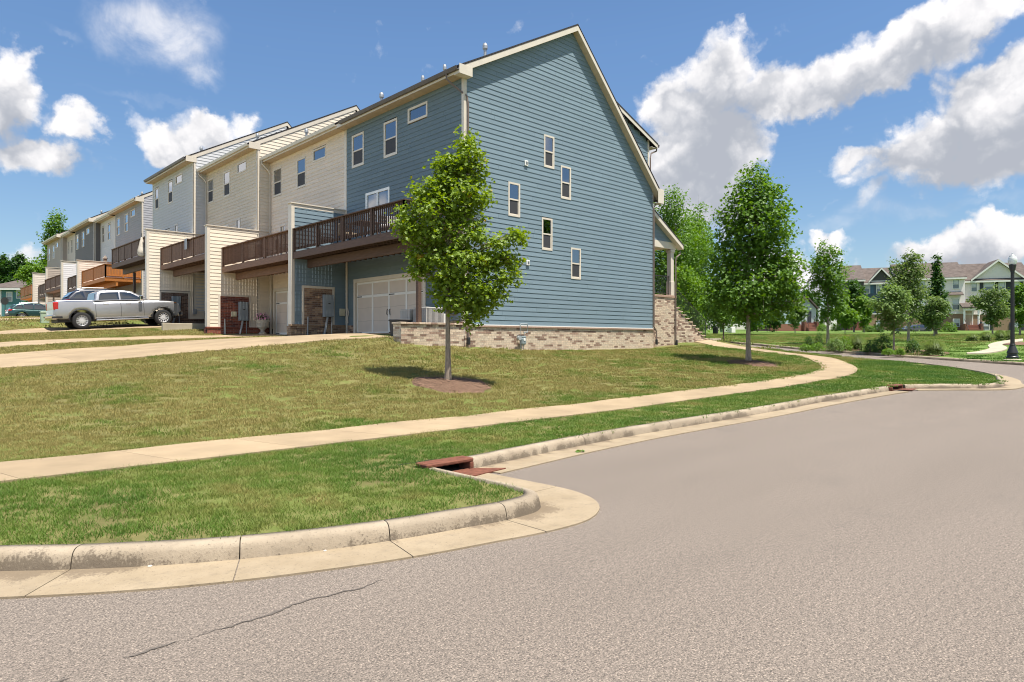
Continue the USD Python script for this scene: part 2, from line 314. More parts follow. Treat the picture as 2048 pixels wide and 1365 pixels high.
def sheet(poly, zf, cell, dz=0.):
    """A surface over a polygon, cut from a grid so that it follows the terrain."""
    V, F, n = [], [], 0
    for pg in getattr(poly, "geoms", [poly]):
        x0, y0, x1, y1 = pg.bounds; xs = np.arange(math.floor(x0 / cell), math.ceil(x1 / cell) + 1) * cell; ys = np.arange(math.floor(y0 / cell), math.ceil(y1 / cell) + 1) * cell
        from shapely import contains_xy, prepare
        prepare(pg); gx, gy = np.meshgrid(xs, ys, indexing="ij"); inner = pg.buffer(-cell * .02); full = None
        cells = np.array([[i, j] for i in range(len(xs) - 1) for j in range(len(ys) - 1)])
        import shapely
        boxes = shapely.box(xs[cells[:, 0]], ys[cells[:, 1]], xs[cells[:, 0] + 1], ys[cells[:, 1] + 1]); ins = shapely.contains_properly(pg, boxes); cut = shapely.intersects(pg, boxes) & ~ins
        c = cells[ins]
        if len(c):
            k = np.arange(len(c)) * 4 + n; V.append(np.stack([np.stack([xs[c[:, 0] + a], ys[c[:, 1] + b]], -1) for a, b in ((0, 0), (1, 0), (1, 1), (0, 1))], 1).reshape(-1, 2)); F.append(tri(np.stack([k, k + 1, k + 2, k + 3], 1))); n += 4 * len(c)
        for b in boxes[cut]:
            g = pg.intersection(b)
            for q in getattr(g, "geoms", [g]):
                if q.geom_type == "Polygon" and q.area > 1e-6:
                    v, f = trimesh.creation.triangulate_polygon(q, engine="earcut"); V.append(v); F.append(np.asarray(f) + n); n += len(v)
    v = np.vstack(V); f = np.vstack(F); a = v[f[:, 1]] - v[f[:, 0]]; b = v[f[:, 2]] - v[f[:, 0]]; flip = a[:, 0] * b[:, 1] - a[:, 1] * b[:, 0] < 0; f[flip] = f[flip][:, ::-1]
    key = np.round(v * 1e4).astype(np.int64); _, first, inv = np.unique(key, axis=0, return_index=True, return_inverse=True); v, f = v[first], inv.ravel()[f]
    return np.column_stack([v, zf(v[:, 0], v[:, 1]) + dz]), f


def resample(p, step):
    p = np.asarray(p, float); s = np.r_[0, np.cumsum(np.linalg.norm(np.diff(p, axis=0), axis=1))]; q = np.linspace(0, s[-1], max(2, int(round(s[-1] / step)) + 1)); return np.stack([np.interp(q, s, p[:, k]) for k in range(p.shape[1])], 1)


def smooth_line(p, step=.1):
    p = np.asarray(p, float); s = np.r_[0, np.cumsum(np.linalg.norm(np.diff(p, axis=0), axis=1))]; q = np.arange(0, s[-1], step); return np.stack([PchipInterpolator(s, p[:, k])(q) for k in range(2)], 1)


# ------------------------------------------------------------------ looks of the ground
def asphalt_look():
    N = {"g": ("geometry", {}), "mp": ("mapping", dict(scale=(.12, .75, 1.))), "n1": ("noise_texture", dict(scale=1., detail=6., roughness=.62)), "n2": ("noise_texture", dict(scale=90., detail=3., roughness=.85)), "n5": ("noise_texture", dict(scale=28., detail=4., roughness=.75)), "n4": ("noise_texture", dict(scale=1.1, detail=9., roughness=.72)), "v": ("voronoi_texture", dict(scale=.55, feature="f1", randomness=1.)), "n6": ("noise_texture", dict(scale=6., detail=4.)),
         "r1": ("rgb_ramp", {"ramp": [(.25, (.166, .141, .120)), (.5, (.186, .158, .135)), (.78, (.203, .173, .148))]}), "r2": ("rgb_ramp", {"ramp": [(.33, (.10, .10, .10)), (.46, (.78, .78, .78)), (.56, (1.1, 1.1, 1.1)), (.70, (2.7, 2.6, 2.45))]}), "r5": ("rgb_ramp", {"ramp": [(.32, (.68, .68, .68)), (.68, (1.28, 1.26, 1.23))]}), "m": ("mix", dict(mix_type="multiply", fac=1.)), "m5": ("mix", dict(mix_type="multiply", fac=1.)),
         "st": ("map_range", dict(from_min=.55, from_max=.75, to_min=0., to_max=.34, clamp=True)), "m3": ("mix", dict(color2=(.095, .084, .075))), "vd": ("math", dict(math_type="multiply_add", value2=.22)), "oil": ("map_range", dict(from_min=.10, from_max=.17, to_min=.5, to_max=0., clamp=True)), "m6": ("mix", dict(color2=(.07, .062, .056))), "b": ("bump", dict(strength=.18, distance=.004)), "p": ("principled_bsdf", dict(roughness=.85, specular_ior_level=.25))}
    L = [("g.position", k + ".vector") for k in ("n2", "n4", "n5", "v", "n6", "mp")] + [("mp.vector", "n1.vector"), ("n1.fac", "r1.fac"), ("n2.fac", "r2.fac"), ("n5.fac", "r5.fac"), ("r1.color", "m.color1"), ("r2.color", "m.color2"), ("m.color", "m5.color1"), ("r5.color", "m5.color2"), ("n4.fac", "st.value"), ("st.result", "m3.fac"), ("m5.color", "m3.color1"), ("n6.fac", "vd.value1"), ("v.distance", "vd.value3"), ("vd.value", "oil.value"), ("oil.result", "m6.fac"), ("m3.color", "m6.color1"), ("m6.color", "p.base_color"), ("n2.fac", "b.height"), ("b.normal", "p.normal")]
    return usdkit.material(stage, "/World/Looks/asphalt", N, L, surface="p.BSDF")


ASPHALT = asphalt_look()
CONC = mat("concrete", (.31, .235, .148), .85, .14, 1.1, rnd=.06, bump=.35, bscale=180., spec=.25, extra=[(9., .35, (.30, .235, .15), .55, .75), (160., .25, (.47, .39, .28), .55, .75)])
CONC_NEW = mat("pale_concrete", (.38, .33, .25), .85, .12, 1.6, bump=.3, bscale=180., spec=.25)


def kerb_look(name, c1, c2, dirt, rel):
    N = {"g": ("geometry", {}), "oi": ("object_info", {}), "n": ("noise_texture", dict(scale=2.2, detail=7., roughness=.65)), "r": ("rgb_ramp", {"ramp": [(.32, c1), (.68, c2)]}), "rr": ("map_range", dict(to_min=.88, to_max=1.10)), "h": ("hsv", {}), "n2": ("noise_texture", dict(scale=55., detail=4., roughness=.7)), "pit": ("map_range", dict(from_min=.60, from_max=.70, to_min=0., to_max=.55, clamp=True)), "m1": ("mix", dict(color2=(.10, .082, .062))),
         "n3": ("noise_texture", dict(scale=7., detail=6., roughness=.7)), "st": ("map_range", dict(from_min=.52, from_max=.72, to_min=0., to_max=.40, clamp=True)), "m2": ("mix", dict(color2=(.17, .14, .105))), "a": ("attribute", dict(attribute="dirt")), "dn": ("math", dict(math_type="multiply_add", value2=2.8, value3=-1.4)), "da": ("math", dict(math_type="add")), "dr": ("map_range", dict(range_type="smoothstep", from_min=.15, from_max=.85, to_min=0., to_max=.66, clamp=True)), "m3": ("mix", dict(color2=dirt)), "b": ("bump", dict(strength=rel, distance=.008)), "p": ("principled_bsdf", dict(roughness=.88, specular_ior_level=.22))}
    L = [("g.position", k + ".vector") for k in ("n", "n2", "n3")] + [("n.fac", "r.fac"), ("oi.random", "rr.value"), ("rr.result", "h.value"), ("r.color", "h.color"), ("n2.fac", "pit.value"), ("pit.result", "m1.fac"), ("h.color", "m1.color1"), ("n3.fac", "st.value"), ("st.result", "m2.fac"), ("m1.color", "m2.color1"), ("n2.fac", "dn.value1"), ("dn.value", "da.value1"), ("a.fac", "da.value2"), ("da.value", "dr.value"), ("dr.result", "m3.fac"), ("m2.color", "m3.color1"), ("m3.color", "p.base_color"), ("n2.fac", "b.height"), ("b.normal", "p.normal")]
    return usdkit.material(stage, "/World/Looks/" + name, N, L, surface="p.BSDF")


KERB = kerb_look("kerb_concrete", (.255, .208, .150), (.345, .288, .215), (.075, .058, .042), .5); GUTTER = kerb_look("gutter_concrete", (.258, .203, .133), (.325, .262, .180), (.13, .098, .068), .3)
SOIL = mat("lawn_soil", (.135, .125, .048), .95, .2, 1.2, spec=.1, extra=[(.55, .8, (.10, .14, .030), .45, .6), (9., .4, (.23, .19, .085), .5, .7)])
FARLAWN = mat("far_turf", (.105, .165, .038), .95, .12, .3, spec=.1, extra=[(1.1, .4, (.15, .20, .05), .5, .7)])
RUST = mat("rusty_iron", (.15, .056, .034), .75, .3, 14., bump=.4, bscale=90., spec=.3)
BLACKHOLE = mat("drain_dark", (.02, .018, .015), .9)
MULCH = mat("mulch", (.155, .098, .068), .95, .45, 30., bump=1., bscale=70., spec=.1)

# ------------------------------------------------------------------ road, kerbs, gutters
KA = smooth_line([(-9, 15), (-6, 13.2), (-3.2, 10.0), (-1.2, 7.45), (-.2, 6.35), (.61, 5.61), (.95, 5.33), (1.45, 4.98), (2., 4.69), (2.55, 4.48), (3.02, 4.36), (3.54, 4.27), (4.0, 4.2), (4.25, 4.21), (4.46, 4.30), (4.6, 4.5), (4.63, 4.8), (4.62, 5.3), (4.60, 6.08)], .06)
KB = smooth_line([(5.2, 6.17), (5.63, 6.22), (6.96, 6.38), (8, 6.47), (9.3, 6.54), (12, 6.58), (16, 6.58), (18.1, 6.5), (20.75, 6.27)], .12)
KC = smooth_line([(21.45, 6.15), (22.4, 5.4), (23.2, 4.66), (23.7, 4.42), (24.6, 4.38), (25.6, 4.62), (26.7, 4.85), (28, 5.35), (29.6, 6.35), (31.2, 7.7), (32.4, 9.3), (33.05, 11.), (33.2, 13), (33.2, 16), (33.6, 20), (34.6, 25), (37, 32), (41, 42)], .15)
KD = smooth_line([(29.5, -8), (31.5, -3), (33.4, 1.6), (35.3, 5.63), (38.5, 12.8), (40.7, 17.5), (44.7, 25), (50, 34), (56, 44)], .4)


def normals(p):
    t = np.gradient(p, axis=0); t /= np.linalg.norm(t, axis=1, keepdims=True); return np.stack([-t[:, 1], t[:, 0]], 1)   # to the left of travel: the lawn side


KPROF = [(.0, -.02), (.012, .04), (.024, .085), (.036, .108), (.056, .124), (.082, .132), (.155, .133), (.158, -.05)]


def kerb_run(parent, gparent, line, length, width, zf=zroad, side=1, wide=None, gm=None, km=None, sub=.14):
    """Kerb stones and gutter slabs along a line, each piece its own mesh with a joint between. The section's corners follow the flow line; "dirt" is the grime that has gathered along it."""
    nn = normals(line) * side; s = np.r_[0, np.cumsum(np.linalg.norm(np.diff(line, axis=0), axis=1))]; cuts = np.arange(0, s[-1] + length * .4, length); cuts[-1] = s[-1]
    for a, b in zip(cuts[:-1], cuts[1:]):
        q = np.linspace(a + .004, b - .004, max(3, int((b - a) / sub))); P = np.stack([np.interp(q, s, line[:, k]) for k in (0, 1)], 1); Nn = np.stack([np.interp(q, s, nn[:, k]) for k in (0, 1)], 1); Nn /= np.linalg.norm(Nn, axis=1, keepdims=True)
        f1 = lambda fr_, o: meshkit.fbm(np.column_stack([P * fr_, P[:, :1] * 0 + o]), 4)
        def loft(prof, wobble=0., dirt=None):
            V, D = [], []
            for o, z in prof:
                xy = P + Nn * (np.asarray(o).reshape(-1, 1) if np.ndim(o) else o); w = (meshkit.fbm(np.column_stack([xy * 3., np.full(len(xy), 7.)]), 3) - .5) * wobble; V.append(np.column_stack([xy, zf(P[:, 0], P[:, 1]) + z + w])); D.append(np.clip(dirt(o, z), 0, 1))
            V = np.array(V); k, n = V.shape[:2]; i, j = np.meshgrid(np.arange(k - 1), np.arange(n - 1), indexing="ij"); f = np.stack([i * n + j, i * n + j + 1, (i + 1) * n + j + 1, (i + 1) * n + j], -1).reshape(-1, 4)
            v = V.reshape(-1, 3); d = np.array(D).reshape(-1); f = tri(f)
            for e, order in ((0, 1), (n - 1, -1)):
                o = len(v); v = np.vstack([v, V[:, e]]); d = np.r_[d, d[:1].repeat(k)]; f = np.vstack([f, [(o, *((o + t + 1, o + t) if order == 1 else (o + t, o + t + 1))) for t in range(1, k - 1)]])
            return v, (f if side == 1 else f[:, ::-1]), d
        big, fine = f1(1.3, 4) - .5, f1(11, 1) - .5
        v, f, d = loft(KPROF, .008, lambda o, z: 1.05 - max(z, 0) / .085 + big * 2.6 + fine * 1.8 if z > -.03 else 0 * big)
        stain(part(parent, "kerb_stone", (v, f), km or KERB, smooth=True), d)
        if gparent is not None:
            w = width if wide is None else np.interp(q, s, wide); rows = [(-w, -.06)] + [(-w * r, .004 + .010 * r) for r in (1., .8, .62, .46, .32, .20, .10, .04)] + [(.012, .004)]
            v, f, d = loft(rows, 0., lambda o, z: (.62 - np.abs(o) / .16 + big * 4.2 + fine * 2.4)); stain(part(gparent, "gutter_slab", (v, f), gm or GUTTER), d)


def stain(node, d):
    pv = UsdGeom.PrimvarsAPI(stage.GetPrimAtPath(node.path)).CreatePrimvar("dirt", Sdf.ValueTypeNames.FloatArray, "vertex"); pv.Set(Vt.FloatArray.FromNumpy(np.asarray(d, np.float32)))


road_poly = sbox(-48, -16, 64, 56)
road = struct("road", sheet(road_poly, zroad, 1.6), ASPHALT)
kerb = thing("kerb", None, None, kind="structure"); gutter = thing("gutter", None, None, kind="structure")
_a = np.linspace(0, 1, len(KA)); wideA = np.interp(_a, [0, .55, .66, .80, .88, .93, 1.], [.6, .6, .52, .45, .48, .57, .54])
kerb_run(kerb, gutter, KA, 1.08, .44, wide=wideA, sub=.035); kerb_run(kerb, gutter, KB, 2.45, .45, sub=.05); kerb_run(kerb, gutter, KC, 2.2, .48); kerb_run(kerb, None, KD, 3., .4, side=-1)


def inlet(x0, x1, y, zf, label, flip=0):
    """A cast iron kerb inlet: hood with an open throat, its frame and the apron in the gutter."""
    z = float(zf((x0 + x1) / 2, y)); t = thing("storm_drain", label, "drain", ((x0 + x1) / 2, y, z))
    part(t, "hood", [rbx(x0 - .05, x1 + .03, y - .03, y + .19, z + .100, z + .145, .012), rbx(x1 - .03, x1 + .03, y - .03, y + .19, z - .05, z + .10, .008), rbx(x0 - .25, x0 - .2, y - .03, y + .19, z - .05, z + .10, .008)], RUST)
    part(t, "throat", bx(x0 - .2, x1 - .03, y + .30, y + .34, z - .3, z + .12), BLACKHOLE); part(t, "floor", bx(x0 - .2, x1 - .03, y + .0, y + .3, z - .32, z - .3), BLACKHOLE)
    part(t, "apron", prism([(x0 + .05, y - .05), (x1 + .02, y - .05), (x1 + .30, y - .30), (x0 + .12, y - .42)], z + .008, z + .024, "z"), RUST)
    part(t, "grate_bar", [rbx(x0 - .2, x1 - .03, y - .01, y + .02, z + .0, z + .02, .004)], RUST)


inlet(4.56, 5.18, 6.17, zroad, "rusty kerb drain with open throat beside the near kerb nose")
inlet(20.78, 21.42, 6.25, zroad, "small rusty kerb drain at the far kerb nose")
qd = ray(1608, 699, zroad); inlet(qd[0], qd[0] + 1.3, qd[1], zroad, "dark flat kerb drain beside the far planting bed across the side street")

# ------------------------------------------------------------------ lawns, sidewalk, drives
def inner(line, d): return line + normals(line) * d
block = Polygon([*inner(KA, .17), (4.4, 6.3), (5.2, 6.34), *inner(KB, .17), (21.4, 6.4), *inner(KC, .17), (41, 60), (60, 110), (-14, 110), (-12, 30), (-9.5, 15.4)]).buffer(0)
if block.geom_type != "Polygon": block = max(block.geoms, key=lambda g: g.area)
def zl(x, y): return np.maximum(zlot(x, y), 0.1)
near_block = block.intersection(sbox(-12, 0, 40, 50))
lawn = struct("lawn", sheet(near_block, zl, .5, -.015), SOIL, smooth=True)
struct("back_lawn", sheet(block.intersection(sbox(-14, 50, 60, 110)), zl, 3., -.015), SOIL, smooth=True)
far_block = Polygon([*(KD + -normals(KD) * .17), (90, 90), (160, 160), (190, 20), (120, -40), (40, -30)]).buffer(0)
def zfar(x, y): return zroad(x, y) + .13
struct("far_lawn", sheet(far_block, zfar, 4., 0), FARLAWN, smooth=True)
gr_ = np.array([(-400, -400), (700, -400), (700, 700), (-400, 700)]); struct("ground", sheet(Polygon(gr_), lambda x, y: zroad(x, y) - .8, 25.), FARLAWN, smooth=True)

sidewalk = thing("sidewalk", None, None, kind="structure"); drive = thing("driveway", None, None, kind="structure"); path = thing("path", None, None, kind="structure")


def ribbon(parent, name, a, b, step, m, zf, dz=.012, thick=.1, gap=.006, sub=4):
    """Slabs between two edge lines with a joint between each pair; every slab is its own mesh."""
    n = max(1, int(round(np.linalg.norm(np.diff(a, axis=0), axis=1).sum() / step))); A = resample(a, np.linalg.norm(np.diff(a, axis=0), axis=1).sum() / (n * sub)); B = resample(b, np.linalg.norm(np.diff(b, axis=0), axis=1).sum() / (n * sub))
    k = min(len(A), len(B)) - 1
    for s in range(0, k, sub):
        e = min(s + sub, k); P, Q = A[s:e + 1].copy(), B[s:e + 1].copy(); L = np.linalg.norm(P[-1] - P[0]); g = gap / max(L, .1)
        P[0] += (P[1] - P[0]) * g * sub; Q[0] += (Q[1] - Q[0]) * g * sub
        c = 4; T = np.linspace(0, 1, c + 1); G = P[:, None] * (1 - T)[None, :, None] + Q[:, None] * T[None, :, None]; m1, m2 = G.shape[:2]; z = zf(G[..., 0], G[..., 1]) + dz
        top = np.dstack([G, z]).reshape(-1, 3); i, j = np.meshgrid(np.arange(m1 - 1), np.arange(m2 - 1), indexing="ij"); f = np.stack([i * m2 + j, (i + 1) * m2 + j, (i + 1) * m2 + j + 1, i * m2 + j + 1], -1).reshape(-1, 4)
        rim = [r * m2 for r in range(m1)] + [(m1 - 1) * m2 + r for r in range(1, m2)] + [r * m2 + m2 - 1 for r in range(m1 - 2, -1, -1)] + [r for r in range(m2 - 2, 0, -1)]
        low = top[rim] - [0, 0, thick]; o = len(top); q = [(rim[t], o + t, o + (t + 1) % len(rim), rim[(t + 1) % len(rim)]) for t in range(len(rim))]
        f = np.vstack([tri(f), tri(np.array(q))]); v = np.vstack([top, low]); nz = np.cross(v[f[0, 1]] - v[f[0, 0]], v[f[0, 2]] - v[f[0, 0]])[2]
        part(parent, name, (v, f if nz > 0 else f[:, ::-1]), m)


SWN = smooth_line([(-5, 8.5), (-1, 8.45), (4, 8.38), (9, 8.42), (14, 8.42), (19, 8.3), (22.5, 8.36), (24.5, 8.65), (26.6, 9.25), (28.6, 10.15), (30.2, 11.3), (31.3, 12.6), (31.95, 14.2), (32.2, 16), (32.4, 19)], .25)
SWF = smooth_line([(-5, 9.66), (-1, 9.64), (4, 9.62), (9, 9.62), (14, 9.62), (19, 9.45), (22, 9.5), (23.8, 9.75), (25.9, 10.3), (27.6, 11.05), (29, 12.), (30, 13.1), (30.6, 14.5), (30.9, 16.1), (31.1, 19)], .25)
ribbon(sidewalk, "slab", SWN, SWF, 1.5, CONC, zl, .010)
sw_poly = Polygon([*SWN, *SWF[::-1]]).buffer(.0)
DR = [((18.75, 18.9), (25.6, 25.7), 14.9), ((28.4, 28.2), (33.3, 33.4), 14.9), ((38.15, 37.4), (40.9, 41.1), 14.2), ((43.6, 43.6), (48.4, 48.4), 13.5), ((57, 57), (62.5, 62.5), 14.5), ((70.5, 70.5), (75.5, 75.5), 14.)]
dr_polys = []
for (y0a, y0b), (y1a, y1b), xe in DR:
    A = np.array([(xe, y0b), (12.3, y0b), (6, y0a + .07), (-4, y0a)]); B = np.array([(xe, y1b), (12.3, y1b), (6, y1a + .05), (-4, y1a)]); dr_polys.append(Polygon([*A, *B[::-1]]))
    ribbon(drive, "slab", A, B, 4.2, CONC, zl, .012, .12, sub=6)
# front walk to the stair, and the walk on the far lawn
ribbon(path, "slab", np.array([(32.6, 18.6), (33.1, 18.6)]), np.array([(32.6, 20.4), (33.1, 20.4)]), 1., CONC_NEW, zl, .012)
pa = np.array([ray(*q, zfar) for q in [(2046, 679), (2022, 681), (1996, 685), (1981, 689), (1976, 693), (1979, 698), (1968, 702), (1948, 706), (1925, 707.5)]]); pb = np.array([ray(*q, zfar) for q in [(2046, 683), (2032, 685.5), (2010, 688.5), (2004, 691), (2012, 695), (2014, 699), (2000, 704), (1975, 708), (1928, 709)]])
ribbon(path, "slab", smooth_line(pa, .5), smooth_line(pb, .5), 2.2, CONC_NEW, zfar, .06)
# a crack in the asphalt, a narrow sunken seam
cr = resample(np.array([ray(*q, lambda x, y: 0 * x) for q in [(60, 1380), (103, 1365), (177, 1343), (245, 1320), (314, 1296), (425, 1270), (510, 1243), (592, 1211), (700, 1182), (770, 1160)]]), .025); cn = normals(cr); _n = lambda f_, o_: meshkit.fbm(np.column_stack([cr * f_, cr[:, :1] * 0 + o_]), 4); cw = np.clip((_n(7, 3) - .22) * .032, .0006, .02) * np.linspace(1, .55, len(cr)); jit = (_n(5, 9) - .5) * .10 + (_n(40, 4) - .5) * .03
cc = cr + cn * jit[:, None]; v_ = np.vstack([np.column_stack([cc + cn * cw[:, None], np.full(len(cc), .004)]), np.column_stack([cc - cn * cw[:, None], np.full(len(cc), .004)])]); n_ = len(cc); k_ = np.arange(n_ - 1)
part(road, "crack", (v_, np.stack([k_ + n_, k_ + n_ + 1, k_ + 1, k_], 1)), mat("crack_dark", (.105, .09, .077), .95))
# ------------------------------------------------------------------ looks of the houses
def paint(name, col, **k): return mat(name, col, .55, .06, 1.3, rnd=.05, bump=.12, bscale=40., spec=.35, extra=[(.55, .22, tuple(np.array(col) * 1.22 + .015), .46, .72), (2.1, .16, tuple(np.array(col) * .72), .55, .75)], stretch=k.pop("stretch", (3., 3., 40.)), **k)
BLUE = paint("blue_siding", (.160, .220, .260)); CREAM = paint("cream_siding", (.78, .68, .58)); CREAM2 = paint("warm_cream_siding", (.70, .615, .50)); MINT = paint("pale_blue_siding", (.57, .575, .585))
GREYB = paint("grey_blue_siding", (.37, .37, .40)); WHITE = paint("white_siding", (.68, .66, .67)); TAUPE = paint("taupe_siding", (.155, .14, .13)); SAND = paint("sand_siding", (.42, .355, .30)); BEIGE = paint("beige_siding", (.64, .57, .50))
TRIM = mat("cream_trim", (.60, .54, .455), .5, .04, 3., spec=.4); SOFFIT = mat("tan_soffit", (.50, .395, .26), .6, .05, 3., rnd=.04); WHITE_TRIM = mat("white_trim", (.72, .71, .67), .45, .03, 3., spec=.4)
BROWN_METAL = mat("brown_gutter", (.085, .062, .05), .4, .08, 4., spec=.5); DOWN_BROWN = mat("brown_downspout", (.17, .125, .105), .45, .08, 4., spec=.5); CREAM_METAL = mat("cream_gutter", (.55, .50, .42), .4, .05, 4., spec=.5); BLACK_METAL = mat("black_metal", (.02, .02, .021), .4, .1, 6., spec=.5)
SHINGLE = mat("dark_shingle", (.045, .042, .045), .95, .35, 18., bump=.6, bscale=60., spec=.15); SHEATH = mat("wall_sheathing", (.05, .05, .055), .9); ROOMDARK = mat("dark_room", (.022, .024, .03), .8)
BLIND = mat("window_blind", (.50, .53, .58), .7, .05, 2.); SCREEN = mat("insect_screen", (.040, .040, .045), .7, .1, 90.); GLASS = glass("window_glass"); SKYGLASS = glass("upper_glass", reflect=.22)
WOOD = mat("dark_stained_wood", (.085, .052, .038), .7, .22, 3., rnd=.12, bump=.3, bscale=50., stretch=(6., 1., 12.), spec=.3); WOOD2 = mat("brown_stained_wood", (.17, .095, .062), .7, .2, 3., rnd=.12, bump=.3, stretch=(6., 1., 12.), spec=.3)
WOOD3 = mat("grey_brown_wood", (.15, .10, .075), .75, .2, 3., rnd=.14, bump=.3, stretch=(6., 1., 12.), spec=.3); ORANGE = mat("orange_stained_wood", (.42, .15, .035), .6, .18, 3., rnd=.1, stretch=(6., 1., 12.), spec=.35)
DOORW = mat("garage_door_paint", (.56, .48, .405), .5, .04, 2., spec=.4)
BRICKS = {k: [mat(f"{k}_brick_{i}", c, .9, .2, 22., rnd=.12, bump=.5, bscale=90., spec=.2) for i, c in enumerate(cs)] for k, cs in dict(
    pale=[(.50, .40, .30), (.55, .455, .35), (.45, .345, .265), (.30, .205, .155), (.22, .145, .11)], red=[(.20, .065, .045), (.25, .085, .055), (.15, .05, .04), (.11, .04, .035)], tan=[(.33, .225, .15), (.25, .165, .115), (.19, .12, .085), (.13, .085, .065)], brown=[(.13, .085, .065), (.17, .11, .085), (.09, .06, .05)], farred=[(.25, .12, .085), (.20, .095, .07)]).items()}
BWEIGHT = dict(pale=[.34, .24, .18, .14, .10], red=[.35, .3, .2, .15], tan=[.3, .3, .25, .15], brown=[.4, .35, .25], farred=[.6, .4])
MORTAR = mat("pale_mortar", (.50, .455, .38), .95, .1, 20., spec=.1); MORTAR2 = mat("grey_mortar", (.36, .32, .28), .95, .1, 20., spec=.1)


def siding(parent, fr, span, z0, z1, m, expo=.1784, holes=(), seg=3.66, rng=None, single=True, name="siding_board"):
    """Lapped boards up a wall. span(z) -> (u0, u1) of the wall at height z; holes: (u0, u1, z0, z1) left free. Each board is a mesh of its own, or all are one."""
    rng = rng or R0; allm = []; zc = z0
    while zc < z1 - .02:
        zt = min(zc + expo, z1); a0, a1 = span(zc); b0, b1 = span(zt + (.02 if zt < z1 else 0)); lo, hi = min(a0, b0), max(a1, b1)
        cuts = [(h[0], h[1]) for h in holes if min(zt, h[3]) - max(zc, h[2]) > expo * .5]; runs = [(lo, hi)]
        for h in sorted(cuts): runs = [r for q in runs for r in ((q[0], min(q[1], h[0])), (max(q[0], h[1]), q[1])) if r[1] - r[0] > .01]
        for r0, r1 in runs:
            u = r0; first = True; off = rng.uniform(.5, seg)
            while u < r1 - .001:
                e = min(r1, u + (off if first else seg)); e = r1 if r1 - e < .35 else e; first = False
                g = .0028; ul, ur = u + (g if u > r0 else 0), e - (g if e < r1 else 0); j = rng.uniform(-.0012, .0012)
                q = [(max(ul, a0), zc), (min(ur, a1), zc), (min(ur, b1), zt + .012), (max(ul, b0), zt + .012)]
                if q[1][0] > q[0][0] - .001 and q[2][0] > q[3][0] - .25:
                    q[2] = (max(q[2][0], q[3][0]), q[2][1]); w = fr.quad8(q, .0, .024 + j, .007)
                    if single: part(parent, name, w, m)
                    else: allm.append(w)
                u = e
        zc += expo
    if not single and allm: part(parent, name, allm, m, kind="stuff")


def bricks(parent, fr, u0, u1, z0, z1, kind, L=.243, Hh=.070, J=.010, base=0., limit=300, rng=None, top=None, bottom=None, skip=None, mortar=None, depthm=.10, left=None):
    """A running bond wall of single bricks on a recessed bed of mortar. top(u), bottom(u): heights that cut it."""
    rng = rng or R0; cnt = left if left is not None else [limit]; rest = {}
    if top is None: part(parent, "mortar", fr.box(u0, u1, z0, z1, base - depthm, base - .007), mortar or MORTAR)
    z, row = z1, 0
    while z > z0 + .015:
        zb = max(z - Hh, z0); u = u0 - (L + J) * (.5 if row % 2 else 0)
        while u < u1 - .01:
            a, b = max(u, u0), min(u + L, u1); u += L + J
            mid = (a + b) / 2
            if b - a < .03 or (top and z > top(mid) + .001) or (bottom and z < bottom(mid)) or (skip and skip(mid, z)): continue
            i = rng.choice(len(BRICKS[kind]), p=BWEIGHT[kind]); w = fr.box(a, b, zb, z, base - .03, base + rng.uniform(-.002, .003))
            if cnt[0] > 0: part(parent, "brick", w, BRICKS[kind][i]); cnt[0] -= 1
            else: rest.setdefault(i, []).append(w)
        z -= Hh + J; row += 1
    for i, ms in rest.items(): part(parent, "brickwork", ms, BRICKS[kind][i], kind="stuff")


def window(parent, fr, u0, u1, z0, z1, kind="double", trim=TRIM, tw=.075, simple=False, dark=False):
    """A window in a wall: casing, sashes with glass, a screen below, a blind and the dark room behind."""
    w = holder(parent, "window")
    part(w, "window_frame", [fr.box(u0, u0 + tw, z0, z1, -.04, .034), fr.box(u1 - tw, u1, z0, z1, -.04, .034), fr.box(u0 + tw, u1 - tw, z1 - tw, z1, -.04, .033), fr.box(u0 + tw, u1 - tw, z0, z0 + tw, -.04, .033)], trim)
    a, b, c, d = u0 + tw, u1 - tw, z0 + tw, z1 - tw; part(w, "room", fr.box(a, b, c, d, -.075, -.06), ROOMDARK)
    if kind == "double":
        m = (c + d) / 2; part(w, "meeting_rail", fr.box(a, b, m - .028, m + .028, -.03, .022), trim)
        part(w, "upper_pane", fr.box(a, b, m + .028, d, .000, .004), SKYGLASS); part(w, "lower_pane", fr.box(a, b, c, m - .028, -.02, -.016), GLASS)
        if not simple:
            part(w, "sash", [fr.box(a, a + .03, c, m - .028, -.028, .008), fr.box(b - .03, b, c, m - .028, -.028, .008), fr.box(a + .03, b - .03, c, c + .035, -.028, .008)], trim); part(w, "screen", fr.box(a + .03, b - .03, c + .035, m - .028, .002, .004), SCREEN)
        if not dark: part(w, "blind", fr.box(a + .02, b - .02, m + (d - m) * R0.choice([.62, .70, .45]), d, -.05, -.04), BLIND)
    elif kind == "pair":
        m = (a + b) / 2; part(w, "mullion", fr.box(m - .04, m + .04, c, d, -.03, .03), trim); part(w, "pane", fr.box(a, m - .04, c, d, -.012, -.008), SKYGLASS); part(w, "pane", fr.box(m + .04, b, c, d, -.012, -.008), SKYGLASS); part(w, "blind", fr.box(a, b, c + (d - c) * .1, d, -.05, -.04), BLIND)
    else:
        part(w, "pane", fr.box(a, b, c, d, -.012, -.008), SKYGLASS); part(w, "blind", fr.box(a, b, c + (d - c) * .35, d, -.05, -.04), BLIND)
    return w


